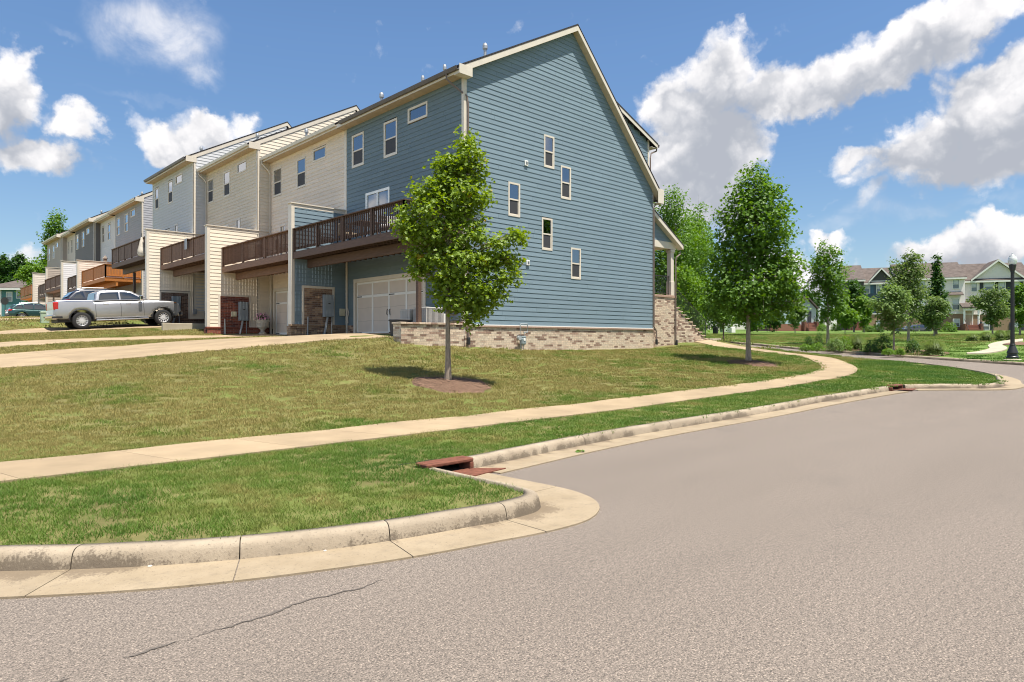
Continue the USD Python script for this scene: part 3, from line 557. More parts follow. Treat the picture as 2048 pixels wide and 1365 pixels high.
def garage_door(parent, fr, u0, u1, z0, z1, cols=4):
    """Carriage-style sectional door: recessed field, raised stiles and rails, strap hinges and pulls."""
    g = holder(parent, "garage_door"); tw = .15
    part(g, "casing", [fr.box(u0 - tw, u0, z0, z1 + tw, -.1, .05), fr.box(u1, u1 + tw, z0, z1 + tw, -.1, .05), fr.box(u0, u1, z1, z1 + tw, -.1, .049)], TRIM)
    for k in range(4): part(g, "panel", fr.box(u0, u1, z0 + (z1 - z0) * k / 4 + .003, z0 + (z1 - z0) * (k + 1) / 4 - .003, -.085, -.062), DOORW)
    W = (u1 - u0) / cols; zr_ = z0 + (z1 - z0) * .72
    for k in range(cols + 1): part(g, "stile", fr.box(max(u0, u0 + W * k - .055), min(u1, u0 + W * k + .055), z0, z1, -.062, -.047), WHITE_TRIM)
    for z in (z0 + .04, zr_, z1 - .04): part(g, "rail", fr.box(u0, u1, z - .05, z + .05, -.062, -.044), WHITE_TRIM)
    for u in (u0 + .02, (u0 + u1) / 2 + .02 if cols > 3 else None, u1 - .40):
        if u is not None:
            for z in (zr_, z0 + .05): part(g, "hinge", fr.box(u, u + .38, z - .02, z + .02, -.044, -.036), BLACK_METAL)
    for s in (-1, 1): c = (u0 + u1) / 2 + s * .09; part(g, "pull", tube([fr.p(c, -.045, z0 + .75), fr.p(c + s * .02, -.01, z0 + .80), fr.p(c - s * .012, -.01, z0 + .95), fr.p(c, -.045, z0 + 1.0)], .014, 6), BLACK_METAL)


SLOPE, FSLOPE, HALF = .556, 1.005, 5.75


class Unit:
    """One house of the row. X: its rear wall; y0..y1: its width; dz: its height above the end house."""
    def __init__(s, name, label, group, X, y0, y1, dz, m, base):
        s.X, s.y0, s.y1, s.dz, s.m = X, y0, y1, dz, m; s.ridge_x = X + 5.75; s.apex = 14.42 + dz; s.t = thing(name, label, "townhouse", (X, y0, base), group); s.base = base
        s.rear = Frame((X, y1), (0, -1), (-1, 0)); s.w = y1 - y0          # u runs from the far end towards the camera's side
        s.side = Frame((X, y0), (1, 0), (0, -1))
    def u(s, y): return s.y1 - y
    def rafter(s, x): return s.apex - .21 - (SLOPE * (s.ridge_x - x) if x < s.ridge_x else FSLOPE * (x - s.ridge_x))


def shell(U, front=11.43, core=.09):
    X, y0, y1 = U.X, U.y0, U.y1; xf = X + front
    poly = [(X + core, U.base - .6), (xf - core, U.base - .6), (xf - core, U.rafter(xf - core) - .04), (U.ridge_x, U.rafter(U.ridge_x) - .05), (X + core, U.rafter(X + core) - .04)]
    part(U.t, "wall_core", prism(poly, y0 + core, y1 - .02), SHEATH)


def roof(U, y0o, y1o, front=11.43, gutter=CREAM_METAL, gy=(None, None), soffit_y=None, returns=True, fo=.45):
    """Two roof planes with their eaves, rakes, soffits and gutter."""
    X, ax, az = U.X, U.ridge_x, U.apex; xe, xg = X - .45, X + front + fo; th = .05; ze = az - SLOPE * (ax - xe); zg = az - FSLOPE * (xg - ax)
    R = holder(U.t, "roof")
    part(R, "shingle_roof", prism([(xe - .03, ze - .02), (ax, az - th), (xg + .03, zg - .03), (xg + .03, zg + .03), (ax, az + .012), (xe - .03, ze + .035)], y0o, y1o), SHINGLE)
    part(R, "roof_deck", prism([(xe, ze - .05), (ax, az - th - .03), (xg, zg - .06), (xg, zg - .035), (ax, az - th - .002), (xe, ze - .022)], y0o + .02, y1o - .02), TRIM)
    # rake boards at the near end, and the soffit behind them
    d = .19
    for (xa, za, xb, zb) in ((xe, ze - .05, ax, az - .08), (ax, az - .08, xg, zg - .06)):
        part(R, "rake_board", prism([(xa, za - d), (xb, zb - d), (xb, zb), (xa, za)], y0o + .005, y0o + .03), TRIM)
        n = 18; xs = np.linspace(xa, xb, n + 1); zs = np.linspace(za, zb, n + 1) - .178
        for k in range(n): part(R, "soffit_panel", prism([(xs[k] + .004, zs[k] - .012), (xs[k + 1] - .004, zs[k + 1] - .012), (xs[k + 1] - .004, zs[k + 1]), (xs[k] + .004, zs[k])], y0o + .03, U.y0 - .001), SOFFIT)
    # rear eave: fascia, soffit, gutter
    zs = U.rafter(X) - .20; part(R, "fascia", bx(xe, xe + .025, y0o + .03, y1o, ze - .21, ze - .03), TRIM)
    n = max(2, int((y1o - y0o) / .30)); ys = np.linspace(y0o + .03, y1o, n + 1)
    for k in range(n): part(R, "eave_soffit", bx(xe + .026, X + .02, ys[k] + .002, ys[k + 1] - .002, ze - .20, ze - .188), SOFFIT)
    if returns: part(R, "eave_return", [bx(xe, X + .14, y0o - .002, y0o + .004, ze - .23, ze + .01 + SLOPE * .16), bx(X + .12, X + .14, y0o, U.y0, ze - .23, ze - .0), bx(xe, X + .14, y0o, U.y0, ze - .235, ze - .205)], TRIM)
    ga, gb = gy[0] if gy[0] is not None else y0o, gy[1] if gy[1] is not None else y1o
    prof = [(xe - .003, ze - .13), (xe - .09, ze - .13), (xe - .115, ze - .05), (xe - .125, ze + .0), (xe - .115, ze + .0), (xe - .10, ze - .05), (xe - .082, ze - .118), (xe - .003, ze - .118)]
    part(R, "gutter", prism(prof, ga, gb), gutter)
    U.ze, U.xe, U.zg, U.xg, U.zs = ze, xe, zg, xg, ze - .20


def vent_pipe(U, x, y, h=.75, r=.055):
    z = U.apex - (SLOPE * (U.ridge_x - x) if x < U.ridge_x else FSLOPE * (x - U.ridge_x)); v = holder(U.t, "vent_pipe"); G = mat("galvanised", (.42, .43, .44), .45, .1, 6., metal=.6, spec=.5)
    part(v, "pipe", cyl((x, y, z - .1), r, h, sides=12), G); part(v, "cap", lathe([(.0, h + .16), (r * 1.3, h + .14), (r * 1.75, h + .05), (r * 1.75, h - .05), (r * 1.1, h - .1), (0, h - .1)], (x, y, z - .1), 14), G)


def downspout(U, pts, m, w=.038, boot=True):
    part(U.t, "downspout", tube(pts, w, 4), m)
    if boot: p = np.array(pts[-1]); part(U.t, "drain_boot", [lathe([(.0, .26), (.05, .26), (.062, .22), (.062, 0), (0, 0)], (p[0], p[1], p[2] - .05), 10)], BLACK_METAL)


def deck(name, label, xo, X, y0, y1, zf, m, beam_x=None, posts=(), mid=3, open_rail=True, group=None, side_rail=True, beam_m=None, boards=True, cap=None, beam=True, privacy=False):
    """A rear deck: boards on joists over a set-back beam, rim joists, rail with posts, caps and balusters."""
    t = thing(name, label, "deck", (xo, y0, zf), group); bm = beam_m or m
    if boards:
        n = int((X - xo) / .146)
        for k in range(n): part(t, "deck_board", bx(xo + .01 + k * .146, xo + .01 + k * .146 + .138, y0, y1, zf - .03, zf), m)
    part(t, "rim_joist", rbx(xo, xo + .04, y0, y1, zf - .28, zf - .032, .004), m)
    nj = int((y1 - y0) / .42)
    for k in range(nj + 1): y = y0 + .02 + (y1 - y0 - .06) * k / nj; part(t, "joist", bx(xo + .04, X - .02, y, y + .04, zf - .27, zf - .034), m)
    if beam:
        bxx = beam_x or xo + .72; part(t, "beam", rbx(bxx - .07, bxx + .07, y0 + .05, y1 - .02, zf - .61, zf - .275, .006), bm)
    for (px_, py_, z0_) in posts: part(t, "support_post", rbx(px_ - .07, px_ + .07, py_ - .07, py_ + .07, z0_, zf - .612, .008), bm)
    # rail along the outer edge, and down the open side
    runs = [((xo + .05, y0 + .03), (xo + .05, y1 - .03), mid)] + ([((xo + .05, y0 + .03), (X - .05, y0 + .03), 1)] if side_rail else [])
    for (ax, ay), (bx_, by_), nm in runs:
        L = math.hypot(bx_ - ax, by_ - ay); ux, uy = (bx_ - ax) / L, (by_ - ay) / L; fr = Frame((ax, ay), (ux, uy), (uy, -ux))
        for k in range(nm + 2): part(t, "rail_post", fr.box(L * k / (nm + 1) - .045, L * k / (nm + 1) + .045, zf + .001, zf + .93, -.045, .045), m)
        part(t, "top_rail", fr.box(-.07, L + .07, zf + .93, zf + .968, -.075, .075), cap or m)
        part(t, "upper_rail", fr.box(.0, L, zf + .845, zf + .928, .018, .04), m); part(t, "lower_rail", fr.box(.0, L, zf + .10, zf + .185, .018, .04), m)
        st = .128 if open_rail else .098; n = int(L / st); bw = .019 if open_rail else (.042 if not privacy else .046)
        for k in range(n): u = st * (k + .5); part(t, "baluster", fr.box(u - bw, u + bw, zf + .07, zf + .90, -.018, .0175), m)
    return t


def wing_wall(name, label, y, x0, x1, z0, z1, m, brick, group=None, panel=None, single=True, door_y=None):
    """The wall between two decks: siding over a brick foot, boxed end, sloping cap, and a framed brick panel for the meters."""
    th = .26; t = thing(name, label, "privacy wall", (x0, y, z0), group); fr = Frame((x0, y), (1, 0), (0, -1)); L = x1 - x0; zb = z0 + .42
    part(t, "wall_core", bx(x0 + .03, x1, y + .02, y + th - .02, z0 - .3, z1 - .04), SHEATH)
    part(t, "end_board", [rbx(x0 - .012, x0 + .02, y - .022, y + th + .02, zb, z1 - .02, .004), rbx(x0 - .008, x0 + .13, y - .026, y - .001, zb, z1 - .02, .003)], TRIM)
    part(t, "cap", prism([(x0 - .06, z1 - .02), (x1, z1 - .02), (x1, z1 + .02), (x0 - .06, z1 + .02)], y - .06, y + th + .05), TRIM); part(t, "frieze_board", fr.box(.13, L, z1 - .17, z1 - .021, 0, .024), TRIM)
    holes = []
    if panel: p0, p1, pz = panel; holes = [(p0 - .1, p1 + .1, zb - .2, pz + .1)]
    w = holder(t, "side_wall"); siding(w, fr, lambda z: (.13, L), zb, z1 - .17, m, holes=holes, single=single)
    f = holder(t, "brick_foot"); skip = None
    bricks(f, fr, -.02, L, z0 - .12, zb - .07, brick, base=.05, limit=60, mortar=MORTAR2); part(f, "sill_course", fr.box(-.06, L, zb - .068, zb, -.1, .085), BRICKS[brick][0])
    ef = Frame((x0, y + th + .05), (0, -1), (-1, 0)); bricks(f, ef, 0, th + .08, z0 - .12, zb - .07, brick, base=.05, limit=40, mortar=MORTAR2)
    if panel:
        g = holder(t, "brick_panel"); bricks(g, fr, p0, p1, zb, pz, brick, base=.012, limit=190, mortar=MORTAR2, depthm=.04)
        part(t, "panel_trim", [fr.box(p0 - .1, p0 - .002, zb, pz + .1, -.02, .034), fr.box(p1 + .002, p1 + .1, zb, pz + .1, -.02, .034), fr.box(p0, p1, pz + .002, pz + .1, -.02, .033)], TRIM)
    return t, fr


# ------------------------------------------------------------------ the blue end house
def blue_house():
    U = Unit("blue_townhouse", "blue lap-sided end townhouse with steep gable on a pale brick base, nearest the corner", None, 14.97, 18.19, 26.31, 0., BLUE, 1.2); X, y0, y1 = U.X, U.y0, U.y1; t = U.t; FR = 11.43
    shell(U); roof(U, y0 - .30, y1 + .02, gutter=BROWN_METAL, gy=(y0 - .28, y1 - .35))
    S = U.side; zl_ = 2.105
    W = [(4.03, 4.62, 8.36, 9.64), (5.01, 5.62, 7.27, 8.60), (2.11, 2.72, 6.20, 7.47), (3.91, 4.51, 5.10, 6.37), (5.62, 6.24, 4.07, 5.35)]
    g = holder(t, "gable_wall")
    def span(z):
        a = max(.10, (5.75 - (U.apex - .24 - z) / SLOPE)); b = min(FR - .04, 5.75 + (U.apex - .24 - z) / FSLOPE); return a, b
    siding(g, S, span, zl_ + .02, U.apex - .30, BLUE, holes=[(a + .03, b - .03, c + .03, d - .03) for a, b, c, d in W], rng=np.random.default_rng(3), seg=3.66)
    for a, b, c, d in W: window(t, S, a, b, c, d, tw=.068)
    for u, z in ((3.03, 8.31), (3.12, 4.52)):
        v = holder(t, "wall_vent"); part(v, "hood", rbx(X + u - .085, X + u + .085, y0 - .075, y0 - .018, z - .10, z + .10, .01), WHITE_TRIM)
        for k in range(3): part(v, "louvre", rbx(X + u - .04, X + u + .05, y0 - .082, y0 - .0755, z - .05 + k * .04, z - .03 + k * .04, .002), BLACK_METAL)
    part(t, "corner_board", rbx(X + FR - .04, X + FR + .0, y0 - .03, y0 + .05, zl_ + .02, U.rafter(X + FR) - .05, .004), TRIM); part(t, "corner_board", [rbx(X - .03, X + .10, y0 - .032, y0 - .002, zl_ + .02, U.ze - .21, .004), rbx(X - .032, X - .002, y0 - .03, y0 + .10, zl_ - .4, U.ze - .21, .004)], TRIM)
    part(t, "skirt_board", S.box(.0, FR, zl_ - .012, zl_ + .018, -.03, .05), WHITE_TRIM); f = holder(t, "brick_base"); part(f, "ledge", S.box(-.0, FR + .04, zl_ - .075, zl_ - .013, -.1, .075), BRICKS["pale"][3])
    gz = lambda u: zlot(X + u, y0 - .1) - .12
    bricks(f, S, .0, FR, .95, zl_ - .08, "pale", base=.03, limit=200, bottom=lambda u: float(gz(u)), rng=np.random.default_rng(8))
    # rear wall
    Rr = U.rear; h = holder(t, "rear_wall"); zs = U.ze - .2; uu = lambda y: y1 - y
    RW = [(uu(25.76), uu(24.79), 8.98, 10.38), (uu(23.26), uu(22.30), 8.92, 10.36)]; TR = (uu(21.57), uu(20.30), 9.92, 10.50); PR = (uu(24.65), uu(22.85), 5.75, 7.72); GD = (uu(25.45), uu(20.55), 1.82, 4.02)
    siding(h, Rr, lambda z: (.1, U.w - .10), 2.2, zs - .16, BLUE, holes=[(a + .03, b - .03, c + .03, d - .03) for a, b, c, d in RW + [TR, PR]] + [(GD[0] - .1, GD[1] + .1, 0, 4.1), (uu(20.0), uu(18.95), 5.2, 7.3)], rng=np.random.default_rng(4))
    part(t, "frieze_board", Rr.box(0, U.w, zs - .16, zs - .001, 0, .022), BLUE); part(t, "corner_board", rbx(X - .028, X - .001, y1 - .09, y1 - .005, 1.9, zs - .002, .004), TRIM)
    for a in RW: window(t, Rr, *a, tw=.085)
    window(t, Rr, *TR, kind="fixed", tw=.085); window(t, Rr, *PR, kind="pair", trim=WHITE_TRIM, tw=.1)
    garage_door(t, Rr, *GD); d = holder(t, "patio_door"); part(d, "casing", [Rr.box(uu(20.0), uu(19.92), 5.22, 7.3, -.03, .035), Rr.box(uu(19.03), uu(18.95), 5.22, 7.3, -.03, .035), Rr.box(uu(19.92), uu(19.03), 7.2, 7.3, -.03, .034)], TRIM); part(d, "pane", Rr.box(uu(19.92), uu(19.03), 5.3, 7.2, -.02, -.01), SKYGLASS); part(d, "room", Rr.box(uu(19.92), uu(19.03), 5.22, 7.2, -.08, -.06), ROOMDARK)
    fb = holder(t, "rear_brick_base"); bricks(fb, Rr, 0, GD[0] - .16, 1.6, 2.2, "tan", base=.03, limit=20, mortar=MORTAR2); bricks(fb, Rr, GD[1] + .16, U.w, 1.5, 2.2, "tan", base=.03, limit=20, mortar=MORTAR2)
    # gutters' downspouts: rear corner, front corner, porch
    downspout(U, [(U.xe - .06, y0 + .35, U.ze - .1), (U.xe - .06, y0 + .35, U.ze - .28), (U.xe + .1, y0 + .25, U.ze - .45), (X + .10, y0 - .05, U.ze - .85), (X + .13, y0 - .075, U.ze - 1.1), (X + .13, y0 - .075, 1.9), (X + .13, y0 - .1, 1.45)], DOWN_BROWN)
    downspout(U, [(X + FR + .42, y0 + .05, U.zg - .12), (X + FR + .40, y0 + .05, U.zg - .25), (X + FR + .1, y0 - .06, U.zg - .34), (X + FR - .02, y0 - .075, U.zg - .5), (X + FR - .02, y0 - .075, 2.2), (X + FR + .10, y0 - .13, 1.95), (X + FR + .10, y0 - .13, 1.4)], DOWN_BROWN)
    part(t, "front_gutter", prism([(U.xg, U.zg - .12), (U.xg + .10, U.zg - .12), (U.xg + .12, U.zg), (U.xg, U.zg)], y0 - .28, y0 + .30), BROWN_METAL)
    part(t, "front_return", [bx(X + FR - .02, U.xg, y0 - .305, y0 - .299, U.zg - .30, U.zg + .36), bx(X + FR - .02, U.xg, y0 - .30, y0 - .002, U.zg - .31, U.zg - .29)], TRIM)
    vent_pipe(U, 16.4, 18.7, .50); vent_pipe(U, 15.6, 20.1, .36, .04); vent_pipe(U, 15.6, 21.5, .34, .04); vent_pipe(U, 15.5, 24.3, .45)
    # wall dormer at the front: cheek, shed roof, gutter
    D = holder(t, "dormer"); yd = y0 + .28; xf = X + FR + .05; zt = lambda x: 11.87 - .385 * (x - 24.34)
    part(D, "cheek_core", prism([(22.6, U.apex - FSLOPE * (22.6 - U.ridge_x)), (xf, U.apex - FSLOPE * (xf - U.ridge_x) - .3), (xf, zt(xf) - .05), (22.6, zt(22.6) - .05)], yd + .02, y1 - .4), SHEATH)
    Fd = Frame((0, yd), (1, 0), (0, -1)); z = 8.4
    while z < 12.2:
        a = max(U.ridge_x + .2, U.ridge_x + (U.apex - z) / FSLOPE - .15); top = 24.34 + (11.80 - z - .18) / .385; b = min(xf - .09, top)
        if b > a + .05: part(D, "siding_board", Fd.quad8([(a, z), (b, z), (min(b, 24.34 + (11.83 - z - .19) / .385), z + .19), (a, z + .19)], 0, .019, .006), BLUE)
        z += .1784
    part(D, "dormer_roof", prism([(21.9, zt(21.9) - .04), (xf + .50, zt(xf + .5) - .04), (xf + .50, zt(xf + .5) + .03), (21.9, zt(21.9) + .03)], yd - .2, y1), SHINGLE); part(D, "rake_board", prism([(22.4, zt(22.4) - .20), (xf + .48, zt(xf + .48) - .2), (xf + .48, zt(xf + .48) - .041), (22.4, zt(22.4) - .041)], yd - .19, yd - .165), TRIM)
    part(D, "corner_board", bx(xf - .10, xf + .01, yd - .03, yd - .002, 8.6, zt(xf) - .06), TRIM); part(D, "eave_soffit", bx(xf, xf + .47, yd - .16, y1, zt(xf + .48) - .215, zt(xf + .48) - .2), TRIM)
    part(D, "gutter", prism([(xf + .49, zt(xf + .5) - .14), (xf + .59, zt(xf + .5) - .14), (xf + .62, zt(xf + .5) - .01), (xf + .49, zt(xf + .5) - .01)], yd - .2, y1), BROWN_METAL); part(D, "downspout", tube([(xf + .55, yd - .08, zt(xf + .5) - .12), (xf + .53, yd - .08, zt(xf + .5) - .30), (xf + .12, yd - .06, zt(xf + .5) - .48), (xf + .06, yd - .06, zt(xf + .5) - .7), (xf + .06, yd - .06, 8.4)], .036, 4), DOWN_BROWN)
    # front porch: pediment side, beam, column, brick plinth
    P = holder(t, "porch"); xp0, xp1, yp = X + FR, 28.62, y0 + .28; zr = lambda x: 7.45 - .565 * (x - 26.98)
    part(P, "porch_roof", prism([(26.5, zr(26.5) - .06), (29.05, zr(29.05) - .06), (29.05, zr(29.05)), (26.5, zr(26.5))], yp - .28, yp + 3.6), SHINGLE); part(P, "rake_board", prism([(26.42, zr(26.42) - .24), (29.02, zr(29.02) - .24), (29.02, zr(29.02) - .061), (26.42, zr(26.42) - .061)], yp - .27, yp - .24), TRIM); part(P, "rake_soffit", prism([(26.42, zr(26.42) - .255), (29.02, zr(29.02) - .255), (29.02, zr(29.02) - .242), (26.42, zr(26.42) - .242)], yp - .27, yp + .05), TRIM)
    z = 6.36; Fp = Frame((0, yp), (1, 0), (0, -1))
    while z < 7.4:
        b = min(xp1 + .1, 26.98 + (7.20 - z) / .565); b2 = min(b, 26.98 + (7.20 - z - .19) / .565)
        if b > xp0 + .1: part(P, "siding_board", Fp.quad8([(xp0, z), (b, z), (max(xp0 + .02, b2), z + .19), (xp0, z + .19)], -.05, .019, .006), BLUE)
        z += .1784
    part(P, "beam", rbx(xp0, xp1 + .12, yp - .02, yp + .22, 6.03, 6.36, .008), TRIM); part(P, "ceiling", bx(xp0, xp1 + .1, yp + .22, yp + 3.4, 6.12, 6.15), SOFFIT)
    part(P, "column", [rbx(xp1 - .28, xp1 - .02, yp, yp + .24, 3.76, 6.03, .01), rbx(xp1 - .31, xp1 + .01, yp - .03, yp + .27, 3.76, 4.45, .01), rbx(xp1 - .32, xp1 + .02, yp - .04, yp + .28, 5.9, 6.02, .01)], TRIM)
    pb = holder(t, "porch_plinth"); bricks(pb, Fp, xp0 + .02, xp1 + .06, 1.05, 3.63, "pale", base=.03, limit=60, bottom=lambda u: float(zlot(u, yp - .1)) - .1, rng=np.random.default_rng(12)); part(pb, "cap", rbx(xp0 + .02, xp1 + .12, yp - .07, yp + 3.5, 3.635, 3.75, .012), BRICKS["pale"][3]); part(pb, "plinth_core", bx(xp0 + .05, xp1, yp + .1, yp + 3.4, .8, 3.63), MORTAR2)
    part(t, "porch_downspout", tube([(xp1 + .30, yp - .16, 5.95), (xp1 + .28, yp - .16, 5.82), (xp1 + .03, yp - .1, 5.66), (xp1 + .0, yp - .09, 5.5), (xp1 + .0, yp - .09, 1.6), (xp1 + .02, yp - .12, 1.42)], .036, 4), DOWN_BROWN); part(t, "drain_boot", lathe([(.0, .3), (.05, .3), (.065, .25), (.065, 0), (0, 0)], (xp1 + .02, yp - .12, 1.28), 10), BLACK_METAL)
    return U


def railing(parent, a, b, h=.92, posts=True, step=.11, m=BLACK_METAL):
    a, b = np.array(a, float), np.array(b, float); L = np.linalg.norm((b - a)[:2]); up = np.array([0, 0, 1.])
    for hh in (h, .09): part(parent, "rail", tube([a + up * hh, b + up * hh], .02 if hh > .5 else .014, 4), m)
    for k in range(int(L / step) + 1): q = a + (b - a) * min(1, (k + .5) * step / L); part(parent, "picket", tube([q + up * .09, q + up * h], .008, 4, caps=False), m)
    for q in ((a, b) if posts else ()): part(parent, "post", tube([q, q + up * (h + .06)], .024, 4), m)


BH = blue_house()
# porch railing and front stair
pr = thing("porch_railing", "black metal railing on the edge of the brick porch", "railing", (26.5, 18.5, 3.76)); railing(pr, (26.5, 18.58, 3.76), (28.32, 18.58, 3.76))
st = thing("front_stair", "pale brick stair with stepped side going down from the porch", "stair", (28.7, 18.85, 1.3)); n_ = 12; zt_, zb_ = 3.75, 1.66; run_ = 3.75 / n_; rise_ = (zt_ - zb_) / n_
sf = Frame((28.68, 18.85), (1, 0), (0, -1)); stop = lambda u: zt_ - rise_ * (int(u / run_) + 1)
part(st, "core", [bx(28.68 + k * run_, 28.68 + (k + 1) * run_, 18.9, 20.6, .9, zt_ - rise_ * (k + 1) - .06) for k in range(n_)], MORTAR2)
for k in range(n_): part(st, "tread", rbx(28.68 + k * run_ - .02, 28.68 + (k + 1) * run_ + .01, 18.80, 20.65, zt_ - rise_ * (k + 1) - .055, zt_ - rise_ * (k + 1), .008), BRICKS["pale"][2])
bricks(st, sf, 0, 3.75, 1.0, 3.56, "pale", base=.0, limit=300, top=lambda u: stop(min(u, 3.74)) - .05, bottom=lambda u: float(zlot(28.68 + u, 18.8)) - .1, rng=np.random.default_rng(15))
part(st, "landing", rbx(32.4, 33.6, 18.7, 20.7, 1.35, 1.66, .01), CONC_NEW)
srl = thing("stair_railing", "black metal railing sloping down the brick front stair", "railing", (28.8, 18.95, 3.7)); railing(srl, (28.85, 18.98, 3.66), (32.45, 18.98, 1.70))
# ------------------------------------------------------------------ retaining wall, deck and wing wall of the blue house
def retaining():
    t = thing("retaining_wall", "low pale brick wall with cap running left from the blue house", "wall", (12.32, 18.19, 1.3)); fr = Frame((12.32, 18.16), (1, 0), (0, -1)); part(t, "wall_core", bx(12.36, 14.96, 18.22, 18.56, .9, 2.07), MORTAR)
    bricks(t, fr, 0, 2.62, .98, 2.075, "pale", base=.0, limit=300, bottom=lambda u: float(zlot(12.32 + u, 18.05)) - .1, rng=np.random.default_rng(21)); e = Frame((12.34, 18.62), (0, -1), (-1, 0)); left = [60]
    bricks(t, e, 0, .45, 1.2, 2.075, "pale", base=.02, rng=np.random.default_rng(22), left=left)
    for k in range(11): part(t, "cap_brick", rbx(12.27 + k * .246, 12.27 + k * .246 + .238, 18.11, 18.63, 2.085, 2.15, .006), BRICKS["pale"][[0, 2, 3][k % 3]])


retaining()
wing_wall("privacy_wall", "blue privacy wall with cream boxed end beside the blue deck", 26.31, 12.45, 14.97, 1.80, 7.24, BLUE, "tan", panel=(.55, 1.85, 3.75))
deck("wooden_deck", "dark brown deck with open balusters over the blue house garage", 12.5, 14.97, 18.25, 26.28, 5.2, WOOD, beam_x=13.2, posts=[(13.2, 18.42, 2.15)], mid=3)


def plain_unit(name, label, X, y0, y1, dz, m, base, gutter, near=True, single=False, returns=True, rw=None, door=None, group="townhouses of the row", gable=True, gz=None):
    U = Unit(name, label, group, X, y0, y1, dz, m, base); shell(U); roof(U, y0 - (.05 if gable else -.005), y1 + .02, gutter=gutter, returns=returns and gable); Rr = U.rear; zs = U.ze - .2; w = U.w
    rw = rw or [(.55, 1.52), (3.05, 4.01)]; zb = 8.98 + dz; wins = [(a, b, zb - .03, zb + 1.40) for a, b in rw]; tr = (4.75, 6.02, 9.92 + dz, 10.50 + dz) if w > 6.3 else None
    lowd = [(1.2, 1.9, 5.5 + dz, 7.42 + dz), (2.6, 3.6, 5.25 + dz, 7.35 + dz), (4.6, 5.2, 5.6 + dz, 7.5 + dz)] if w > 6 else [(1.5, 2.3, 5.5 + dz, 7.42 + dz)]
    gd = door if door is not None else (w * .12, w * .12 + 4.9 if w > 6.5 else w * .75, base + .02, base + 2.2)
    h = holder(U.t, "rear_wall"); holes = [(a + .03, b - .03, c + .03, d - .03) for a, b, c, d in wins + lowd + ([tr] if tr else [])] + [(gd[0] - .1, gd[1] + .1, 0, gd[3] + .08)]
    siding(h, Rr, lambda z: (.1, w - .1), base + .35, zs - .12, m, holes=holes, single=single, rng=np.random.default_rng(len(name) + int(y0)))
    part(U.t, "frieze_board", Rr.box(0, w, zs - .12, zs - .001, 0, .022), m); part(U.t, "corner_board", [rbx(X - .03, X - .001, y0 - .03, y0 + .10, base, zs - .002, .004), rbx(X - .028, X - .001, y1 - .10, y1 - .006, base, zs - .002, .004)], TRIM)
    for k, q in enumerate(wins): window(U.t, Rr, *q, simple=not near, tw=.07)
    if tr: window(U.t, Rr, *tr, kind="fixed", tw=.07)
    for q in lowd: window(U.t, Rr, *q, kind="fixed", tw=.07)
    garage_door(U.t, Rr, *gd, cols=4 if gd[1] - gd[0] > 3.5 else 2)
    if gable:
        S = U.side; g = holder(U.t, "side_wall"); xmax = 5.7 if gz is None else gz
        siding(g, S, lambda z: (max(.10, 5.75 - (U.apex - .24 - z) / SLOPE), min(xmax, 5.75 + (U.apex - .24 - z) / FSLOPE)), base + .3, U.apex - .3, m, single=single, rng=np.random.default_rng(7), seg=3.66)
        part(U.t, "corner_board", rbx(X - .03, X + .10, y0 - .03, y0 - .001, base, U.ze - .21, .004), TRIM)
    return U


G_ROW = None
U2 = plain_unit("cream_townhouse", "cream townhouse directly left of the blue end house, without a gable of its own", 14.97, 26.32, 34.10, 0., CREAM, 1.8, CREAM_METAL, single=True, gable=False, rw=[(.45, 1.42), (3.1, 4.05)], group=None, door=(.62, 5.9, 1.86, 4.06))
downspout(U2, [(U2.xe - .05, 33.95, U2.ze - .1), (U2.xe - .05, 33.95, U2.ze - .3), (14.80, 33.93, U2.ze - .62), (14.90, 33.93, U2.ze - .8), (14.90, 33.93, 5.3)], CREAM_METAL, boot=False)
U3 = plain_unit("cream_townhouse", "cream townhouse second from the blue house, gable end rising over the next cream roof", 14.30, 34.11, 41.49, .66, CREAM2, 2.4, CREAM_METAL, single=True, rw=[(.30, 1.25), (2.8, 3.75)], group=None, door=(.5, 5.2, 2.42, 4.6))
downspout(U3, [(U3.xe - .05, 41.3, U3.ze - .1), (U3.xe - .05, 41.3, U3.ze - .3), (14.15, 41.28, U3.ze - .6), (14.23, 41.28, U3.ze - .8), (14.23, 41.28, 6.0)], CREAM_METAL, boot=False)
U4 = plain_unit("pale_blue_townhouse", "pale blue townhouse with dark gutter, last of the near block", 13.60, 41.50, 49.50, 1.30, MINT, 3.0, BROWN_METAL, group=None, rw=[(.55, 1.35), (3.3, 4.2)])
U5 = plain_unit("grey_townhouse", "grey-blue end townhouse of the farther block, behind the orange deck", 14.62, 56.0, 63.7, 1.30, GREYB, 3.1, CREAM_METAL, near=False, group=None, gz=6.5)
U6 = plain_unit("white_townhouse", "narrow white townhouse between the grey-blue and the taupe ones", 14.62, 63.71, 68.7, 1.22, WHITE, 3.1, CREAM_METAL, near=False, gable=False, group=None, rw=[(.5, 1.3), (2.6, 3.5)])
U7 = plain_unit("taupe_townhouse", "dark taupe townhouse of the farther block", 14.12, 68.71, 76.5, 1.33, TAUPE, 3.1, CREAM_METAL, near=False, group=None)
U8 = plain_unit("white_townhouse", "slim off-white townhouse between the taupe and the sand ones", 14.12, 76.51, 80.3, 1.2, BEIGE, 3.1, CREAM_METAL, near=False, gable=False, group=None, rw=[(.3, 1.0), (1.9, 2.7)])
U9 = plain_unit("sand_townhouse", "sand coloured townhouse, farthest left of the row", 13.66, 80.31, 88.0, 1.2, SAND, 3.1, CREAM_METAL, near=False, group=None)
for U, x, y in ((U2, 16.1, 32.3), (U3, 15.6, 37.2), (U4, 15.2, 45.), (U5, 16.5, 57.5), (U5, 16.2, 62.), (U6, 16.4, 63.9), (U7, 15.8, 74.)): vent_pipe(U, x, y, .55)

